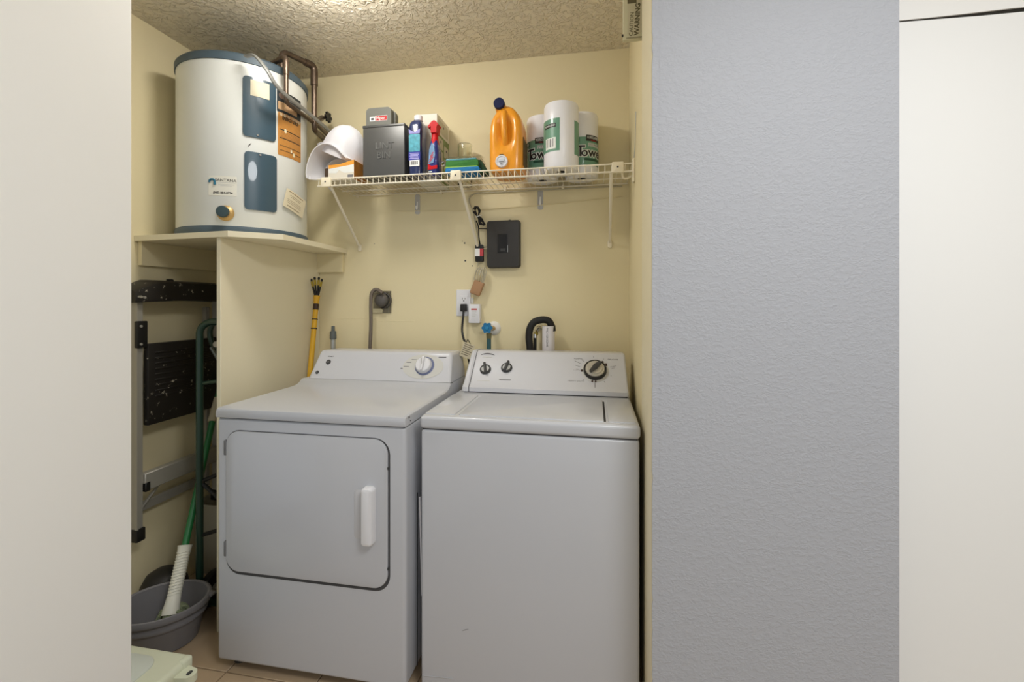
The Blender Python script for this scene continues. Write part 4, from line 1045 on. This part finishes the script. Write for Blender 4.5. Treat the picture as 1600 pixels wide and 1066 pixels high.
# ================================================================== BEHIND THE DRYER: POLES
du = thing('extending_duster', 'yellow pole with black and yellow prongs leaning beside the stand', 'pole', (-1.36, 1.95, 0))
t0 = at(495, 464, 2.08); t1 = at(483, 600, 2.0); dirv = (t1-t0).normalized()
foot = t0+dirv*((t0.z-.02)/-dirv.z)
yel = M('yellow_pole', (222, 172, 44), .4)
part('pole', MB().cyl(t0, foot, .012, .0135, 16), yel, du)
for s0_, s1_, r, m_ in ((.036, .066, .0138, M('pole_dark_band', (64, 44, 28), .5)), (.112, .116, .0142, black_p), (.158, .163, .0146, black_p)):
    part('pole_band', MB().cyl(t0+dirv*s0_, t0+dirv*s1_, r, n=16), m_, du)
part('head_hub', MB().cyl(t0-dirv*.005, t0+dirv*.026, .016, .013, 16), yel, du)
for dx, dt in ((-12, 0), (-4.5, -3), (4.5, -3), (11, 0)):
    e = at(495+dx*.75, 436+dt, 2.08); b_ = t0+Vector((dx*.0006, 0, 0))
    part('prong', MB().tube([b_, b_*.6+e*.4, e], [.0045, .0045, .004], 8), black_p, du)
    part('prong_sleeve', MB().tube([b_*.42+e*.58, b_*.15+e*.85], .0058, 8), M('sleeve_olive', (176, 152, 52), .5), du)
    part('prong_tip', MB().cyl(b_*.12+e*.88, e, .0062, .005, 10), black_p, du)
gpole = thing('grey_pole', 'silver pole with a grey threaded tip standing behind the dryer', 'pole', at(520, 545, 2.09))
g0 = at(520.5, 527, 2.09)
part('pole', MB().cyl((g0.x, 2.09, .02), g0, .0125, n=18), M('silver_pole', (178, 180, 178), .35, metal=.5), gpole)
part('ferrule', MB().lathe([(0, -.022), (.0155, -.022), (.0165, -.012), (.0155, -.009), (.0165, -.004), (.0155, 0), (.0150, .016), (.009, .020), (.0085, .040), (.0075, .044), (0, .044)], g0+Vector((0, 0, .012)), n=24), M('grey_ferrule', (92, 98, 98), .45), gpole)

# ================================================================== NOOK UNDER THE HEATER
# --- folded stepladder hung flat on the left wall
LXp = -1.775
sl = thing('step_ladder', 'folded aluminium step ladder with black top hung on the left wall', 'ladder', (LXp, 1.68, .33))
def ly(px): return atx(px, 500, LXp).y
yl0, yl1 = 1.500, 1.885
splat = M('splattered_black_plastic', (34, 31, 28), .42)
nt = splat.node_tree; b_ = nt.nodes['Principled BSDF']; geo = nt.nodes.new('ShaderNodeNewGeometry')
ns = nt.nodes.new('ShaderNodeTexNoise'); ns.inputs['Scale'].default_value = 34; ns.inputs['Detail'].default_value = 5; ns.inputs['Roughness'].default_value = .7
rp = nt.nodes.new('ShaderNodeValToRGB'); rp.color_ramp.elements[0].position = .635; rp.color_ramp.elements[0].color = rgb(34, 31, 28)
rp.color_ramp.elements[1].position = .67; rp.color_ramp.elements[1].color = rgb(176, 168, 150)
nt.links.new(geo.outputs['Position'], ns.inputs['Vector']); nt.links.new(ns.outputs['Fac'], rp.inputs[0]); nt.links.new(rp.outputs[0], b_.inputs['Base Color'])
for y in (yl0, yl1):
    r_ = part('rail', MB().box(LXp-.012, LXp+.016, y-.014, y+.014, .355, 1.285, .002, 1).box(LXp+.010, LXp+.022, y-.016, y-.010, .355, 1.285), alu, sl)
    part('rail_foot', MB().box(LXp-.016, LXp+.024, y-.018, y+.018, .325, .375, .004, 2), black_p, sl)
    part('rear_leg', MB().box(LXp-.04, LXp-.016, y-.010+.03*(1 if y < 1.6 else -1), y+.010+.03*(1 if y < 1.6 else -1), .40, 1.24, .002, 1), alu, sl)
# top cap: a bowed tray with lip
cap = MB(); rows = []
for i in range(17):
    u = i/16; y = yl0-.032+(yl1-yl0+.064)*u; bow = 4*u*(1-u)
    zt2 = 1.312+.040*min(1, bow*1.6); zb2 = 1.262+.008*bow
    xo = LXp+.030+.026*min(1, bow*1.5)
    rows.append([cap.bm.verts.new(p) for p in ((LXp-.045, y, zb2), (xo, y, zb2), (xo+.004, y, zb2+.012), (xo, y, zt2-.008), (xo-.012, y, zt2), (LXp-.045, y, zt2+.004))])
for a, b in zip(rows, rows[1:]):
    for k in range(6): cap.bm.faces.new([a[k], a[(k+1) % 6], b[(k+1) % 6], b[k]])
cap.bm.faces.new(rows[0][::-1]); cap.bm.faces.new(rows[-1])
tc_ = part('top_cap', cap, splat, sl)
for y, z in ((yl0-.02, 1.285), (yl0-.005, 1.283), (yl1-.03, 1.285)):
    part('rivet', MB().cyl((LXp+.034, y, z), (LXp+.048, y, z), .005, n=10), alu, tc_)
stp = part('step_panel', MB().box(LXp+.004, LXp+.030, yl0+.022, yl1-.012, .772, 1.098, .006, 2), splat, sl)
for k in range(9): part('step_rib', MB().box(LXp+.030, LXp+.0325, yl0+.05, yl1-.06, .88+.022*k, .888+.022*k, .001, 1), splat, stp)
part('rail_bracket', MB().box(LXp+.014, LXp+.030, yl0-.022, yl0+.022, 1.085, 1.19, .004, 2), black_p, sl)
for z in (1.10, 1.17): part('rivet', MB().cyl((LXp+.03, yl0-.008, z), (LXp+.034, yl0-.008, z), .005, n=10), alu, sl)
part('lower_step', MB().box(LXp-.004, LXp+.028, yl0+.012, yl1-.012, .515, .585, .003, 1), alu, sl)
part('step_end', MB().box(LXp+.0, LXp+.030, yl0+.012, yl0+.034, .512, .55, .003, 1), black_p, sl)
part('rear_brace', MB().box(LXp-.045, LXp-.03, yl0+.02, yl1-.02, .415, .452, .002, 1), alu, sl)
part('diagonal_brace', MB().tube([(LXp-.02, yl0+.03, .43), (LXp-.01, yl0+.13, .53)], .006, 8), alu, sl)
part('wall_hook', MB().tube(bend([(XL+.001, 1.69, 1.36), (XL+.03, 1.69, 1.36), (XL+.03, 1.69, 1.345)], .008), .005, 8), black_p, sl)

# --- dark green folding hand cart
dg = M('dark_green_enamel', (34, 62, 50), .32, coat=.3)
hc_ = thing('hand_cart', 'dark green tubular hand cart standing under the platform', 'hand cart', (-1.57, 1.600, 0))
q0 = at(312, 700, 1.600); xh = q0.x
ztop_ = at(312, 506, 1.600).z
part('handle_hoop', MB().tube(bend([(xh, 1.600, .06), (xh, 1.600, ztop_-.02), (xh+.035, 1.605, ztop_+.008), (xh+.115, 1.600, ztop_+.008), (xh+.125, 1.600, .06)], .07, 10), .0135, 14), dg, hc_)
zl_ = at(312, 503, 1.660).z
part('inner_loop', MB().tube(bend([(xh+.10, 1.670, ztop_+.02), (xh+.03, 1.665, ztop_+.022), (xh-.012, 1.660, ztop_-.02), (xh-.005, 1.660, ztop_-.085), (xh+.06, 1.660, ztop_-.15), (xh+.10, 1.660, ztop_-.22)], .05, 10), .0105, 12), dg, hc_)
for z0_, z1_ in ((ztop_-.245, ztop_-.225), (.53, .585), (.53, .44), (.31, .355)):
    part('cross_bar', MB().tube([(xh, 1.605, z0_), (xh+.125, 1.605, z1_)], .008, 10), dg if z0_ > .6 else black_r, hc_)
part('brace', MB().tube([(xh+.02, 1.635, ztop_-.10), (xh+.12, 1.635, ztop_-.24)], .007, 8), M('zinc_rod', (120, 122, 112), .4, metal=.5), hc_)
part('end_bolt', MB().cyl((xh+.055, 1.620, ztop_-.085), (xh+.055, 1.632, ztop_-.085), .012, n=16), alu, hc_)
for x in (xh+.012, xh+.118):
    wl = part('wheel', MB().lathe([(.02, -.015), (.062, -.015), (.070, -.008), (.070, .008), (.062, .015), (.02, .015), (.02, -.015)], (x, 1.652, .0705), (1, 0, 0), 28), black_r, hc_)
    part('wheel_hub', MB().cyl((x-.017, 1.652, .0705), (x+.017, 1.652, .0705), .021, n=18), alu, wl)
part('axle', MB().tube([(xh+.012, 1.652, .0705), (xh+.118, 1.652, .0705)], .006, 8), alu, hc_)
part('toe_plate', MB().box(xh+.005, xh+.12, 1.575, 1.610, .05, .056, .001, 1), dg, hc_)

# --- grey oval wash basin with mop
bc_ = Vector((-1.590, 1.440, 0))
bm2 = M('grey_basin_plastic', (122, 120, 122), .38)
ba = thing('wash_basin', 'grey oval plastic basin on the tiles beside the dryer', 'basin', (bc_.x, bc_.y, 0))
ang = math.radians(28)
def ovals(prof, n=64):
    mb = MB(); rows = []
    for r, z in prof:
        rows.append([mb.bm.verts.new((bc_.x+1.10*r*math.cos(2*math.pi*i/n)*math.cos(ang)-.90*r*math.sin(2*math.pi*i/n)*math.sin(ang),
                                      bc_.y+1.10*r*math.cos(2*math.pi*i/n)*math.sin(ang)+.90*r*math.sin(2*math.pi*i/n)*math.cos(ang), z)) for i in range(n)])
    for a, b in zip(rows, rows[1:]):
        for i in range(n): mb.bm.faces.new([a[i], a[(i+1) % n], b[(i+1) % n], b[i]])
    mb.bm.faces.new(rows[0][::-1]); mb.bm.faces.new(rows[-1])
    return mb
part('tub', ovals([(.100, .0), (.106, .004), (.124, .092), (.131, .094), (.133, .100), (.131, .106), (.129, .110), (.1315, .126), (.1435, .129), (.146, .140), (.143, .150), (.138, .152), (.131, .148), (.127, .12), (.101, .012), (.095, .008)]), bm2, ba)
pr = Vector((bc_.x+1.10*.145*math.cos(ang), bc_.y+1.10*.145*math.sin(ang), .146))
part('pour_tab', MB().box(pr.x-.015, pr.x+.012, pr.y-.014, pr.y+.014, .140, .151, .004, 2), bm2, ba)
# mop
mp0 = Vector((bc_.x+.032, bc_.y-.004, .074)); mp1 = at(336, 640, 1.80)
md = (mp1-mp0).normalized(); ML = (mp1-mp0).length
mo = thing('mop', 'green handled mop with a white socket standing in the grey basin', 'mop', mp0)
whm = M('mop_socket_white', (228, 226, 212), .45)
k1, k2 = mp0+md*.055, mp0+md*.255
part('handle', MB().cyl(k2-md*.02, mp0+md*(ML+.20), .0125, n=18), M('green_handle', (40, 118, 66), .35, coat=.3), mo)
sq = MB().lathe([(0, -.03), (.029, -.03), (.0275, -.012), (.0245, .01), (.0222, .04), (.0215, .17), (.0245, .196), (.0262, .20), (.0, .20)], k1, md, 28)
so = part('socket', sq, whm, mo)
hel = []
import_q = Vector((0, 0, 1)).rotation_difference(md)
for k in range(15):
    zz_ = .035+.010*k
    pts = [k1+import_q@Vector((.0222*math.cos(t*math.pi/12), .0222*math.sin(t*math.pi/12), zz_+.003*math.cos(2*t*math.pi/12))) for t in range(25)]
    part('socket_ridge', MB().tube(pts, .0016, 5, cap=False), whm, so)
part('upper_sleeve', MB().lathe([(.0125, 0), (.019, .0), (.0175, .03), (.0145, .11), (.0125, .11)], mp0+md*(ML-.055), md, 20), M('sleeve_cream', (206, 194, 162), .5), mo)
mh_ = MB(); random.seed(21)
for k in range(46):
    t = random.uniform(0, 2*math.pi); r1 = random.uniform(.03, .062)
    mh_.tube(bez([k1+md*(-.02)+Vector((.014*math.cos(t), .014*math.sin(t), .0)), k1+Vector((r1*.7*math.cos(t), r1*.7*math.sin(t), -.02)), Vector((k1.x+r1*math.cos(t), k1.y+r1*math.sin(t), random.uniform(.045, .065)))  , Vector((k1.x+(r1+.02)*math.cos(t+.3), k1.y+(r1+.008)*math.sin(t+.3), .022))], 4), .0055, 6)
o = part('mop_strands', mh_, M('mop_strands', (124, 132, 104), .95, bump=.8, scale=300), mo); o['kind'] = 'stuff'

# --- black tub and clear bin further in
p = Vector((-1.738, 1.585, 0))
bt = thing('black_tub', 'round black bowl upside down on the floor behind the basin', 'bowl', p)
part('shell', MB().lathe([(.082, 0), (.088, .0), (.087, .06), (.080, .115), (.062, .150), (.036, .166), (0, .170)], p, n=48), M('black_bowl', (38, 36, 33), .5), bt)
part('rim', MB().lathe([(.084, .0), (.093, .002), (.093, .012), (.086, .014)], p, n=48), black_p, bt)
cbm = M('cloudy_plastic', (206, 200, 182), .4, trans=.35, alpha=.85)
def taper_bin(x0, x1, y0, y1, z0, z1, d, th):
    mb = MB(); rows = []
    for z, ins in ((z0, d), (z1, 0), (z1, th), (z0+th, d+th)):
        rows.append([mb.bm.verts.new(v) for v in ((x0+ins, y0+ins, z), (x1-ins, y0+ins, z), (x1-ins, y1-ins, z), (x0+ins, y1-ins, z))])
    for a, b in zip(rows, rows[1:]):
        for i in range(4): mb.bm.faces.new([a[i], a[(i+1) % 4], b[(i+1) % 4], b[i]])
    mb.bm.faces.new(rows[0][::-1]); mb.bm.faces.new(rows[-1])
    return mb
cbn = thing('clear_bin', 'cloudy plastic bin standing deep in the nook behind the cart', 'bin', (-1.64, 1.95, 0))
part('bin_shell', taper_bin(-1.825, -1.455, 1.80, 2.10, 0, .335, .03, .004), cbm, cbn, smooth=False)
part('bin_rim', MB().tube([(-1.828, 1.797, .333), (-1.452, 1.797, .333), (-1.452, 2.103, .333), (-1.828, 2.103, .333), (-1.828, 1.797, .333)], .004, 6), cbm, cbn)

# --- cream plastic case with latch at the front left
kc = thing('cream_case', 'pale cream plastic case with a latch tab on the floor at lower left', 'case', (-1.45, 1.02, 0))
km = M('cream_case_plastic', (212, 214, 188), .5); km2 = M('cream_case_lid', (204, 208, 196), .5)
kx0, kx1, ky0, ky1, kz = -1.72, -1.203, .86, 1.196, .198
part('case_body', MB().box(kx0+.01, kx1-.008, ky0+.01, ky1-.008, 0, kz-.045, .014, 4), km, kc)
ld = part('lid', MB().box(kx0, kx1, ky0, ky1, kz-.052, kz-.004, .016, 5), km, kc)
part('lid_panel', MB().plate(Fr((0, 0, kz-.005), (1, 0, 0), (0, 1, 0)), (kx0+kx1)/2-.02, (ky0+ky1)/2, kx1-kx0-.11, ky1-ky0-.07, -.004, .005, .05, .004), km2, ld)
for k in range(4): part('lid_rib', MB().fbox(Fr((-1.37+.035*k, 1.03, kz), (math.cos(1.0), math.sin(1.0), 0), (-math.sin(1.0), math.cos(1.0), 0)), -.03, .03, -.002, .002, -.001, .0015, .0006, 1), km, ld)
ear = MB(); prof = []
for k in range(25):
    t = math.radians(-90+180*k/24); prof.append((.032+.020*math.cos(t), .020*math.sin(t)))
prof = [(0, -.026)]+prof+[(0, .026)]
fe = Fr((kx1-.004, 1.150, kz-.034), (1, 0, 0), (0, 1, 0))
et = part('latch_tab', ear.prism(prof, fe, -.012, .010), km, kc)
part('latch_hole', MB().plate(fe, .033, 0, .012, .018, .009, .0108, .006), dgrey, et)
part('corner_clip', MB().box(kx1-.022, kx1+.003, ky1-.040, ky1-.006, kz-.05, kz-.002, .008, 3), km, kc)

# ================================================================== HIGH ON THE RIGHT
pnl = thing('utility_panel', 'pale panel with a printed label high in the right corner', 'panel', (.12, 1.52, H+.835))
A = at(973.5, 62, 1.505)
fp = Fr((0, 1.505, 0)); pxr = XR-.001; zb3 = A.z
part('panel_board', MB().box(A.x, pxr, 1.505, 1.525, zb3, CZ-.001, .002, 1), M('panel_paint', (206, 200, 168), .6), pnl)
part('label_sheet', MB().fbox(fp, A.x+.014, pxr-.001, zb3+.018, CZ-.01, .0, .0008), M('label_sheet', (198, 190, 160), .6), pnl)
part('panel_lip', MB().fbox(fp, A.x+.010, pxr-.001, zb3+.001, zb3+.005, .0, .002), M('lip_grey', (150, 142, 114), .6), pnl)
lt = M('faded_ink', (96, 88, 62), .7)
a, b = fp.hit(987, 38); text('lettering', 'CAUTION', .017, fp, a, b, lt, pnl, rot=math.pi/2-.05, base=.0008)
a, b = fp.hit(996, 30); text('lettering', 'WARNING', .021, fp, a, b, lt, pnl, rot=math.pi/2-.05, base=.0008, bold=.0006)
a, b = fp.hit(987.5, 3); part('label_block', MB().fbox(fp, a-.014, a+.014, b-.005, b+.010, .0008, .0014), lt, pnl)
part('panel_clip', MB().cyl((A.x+.001, 1.507, zb3+.014), (A.x-.004, 1.507, zb3+.014), .004, n=10), ink, pnl)

# ================================================================== CLOSET LAMP (just above the frame)
lc = Vector((-.92, 1.385, CZ))
lm = thing('ceiling_lamp', 'round glass ceiling lamp over the laundry alcove', 'lamp', lc)
part('lamp_base', MB().lathe([(0, 0), (.12, 0), (.12, -.02), (.105, -.028), (0, -.028)], lc, n=40), plastic_w, lm)
em = bpy.data.materials.new('lamp_glow'); em.use_nodes = True
e = em.node_tree.nodes['Principled BSDF']; e.inputs['Base Color'].default_value = (1, 1, 1, 1)
e.inputs['Emission Color'].default_value = (1.0, .97, .92, 1); e.inputs['Emission Strength'].default_value = 54.0
part('lamp_shade', MB().lathe([(.112, -.028), (.110, -.045), (.092, -.070), (.055, -.088), (0, -.095)], lc, n=40), em, lm)
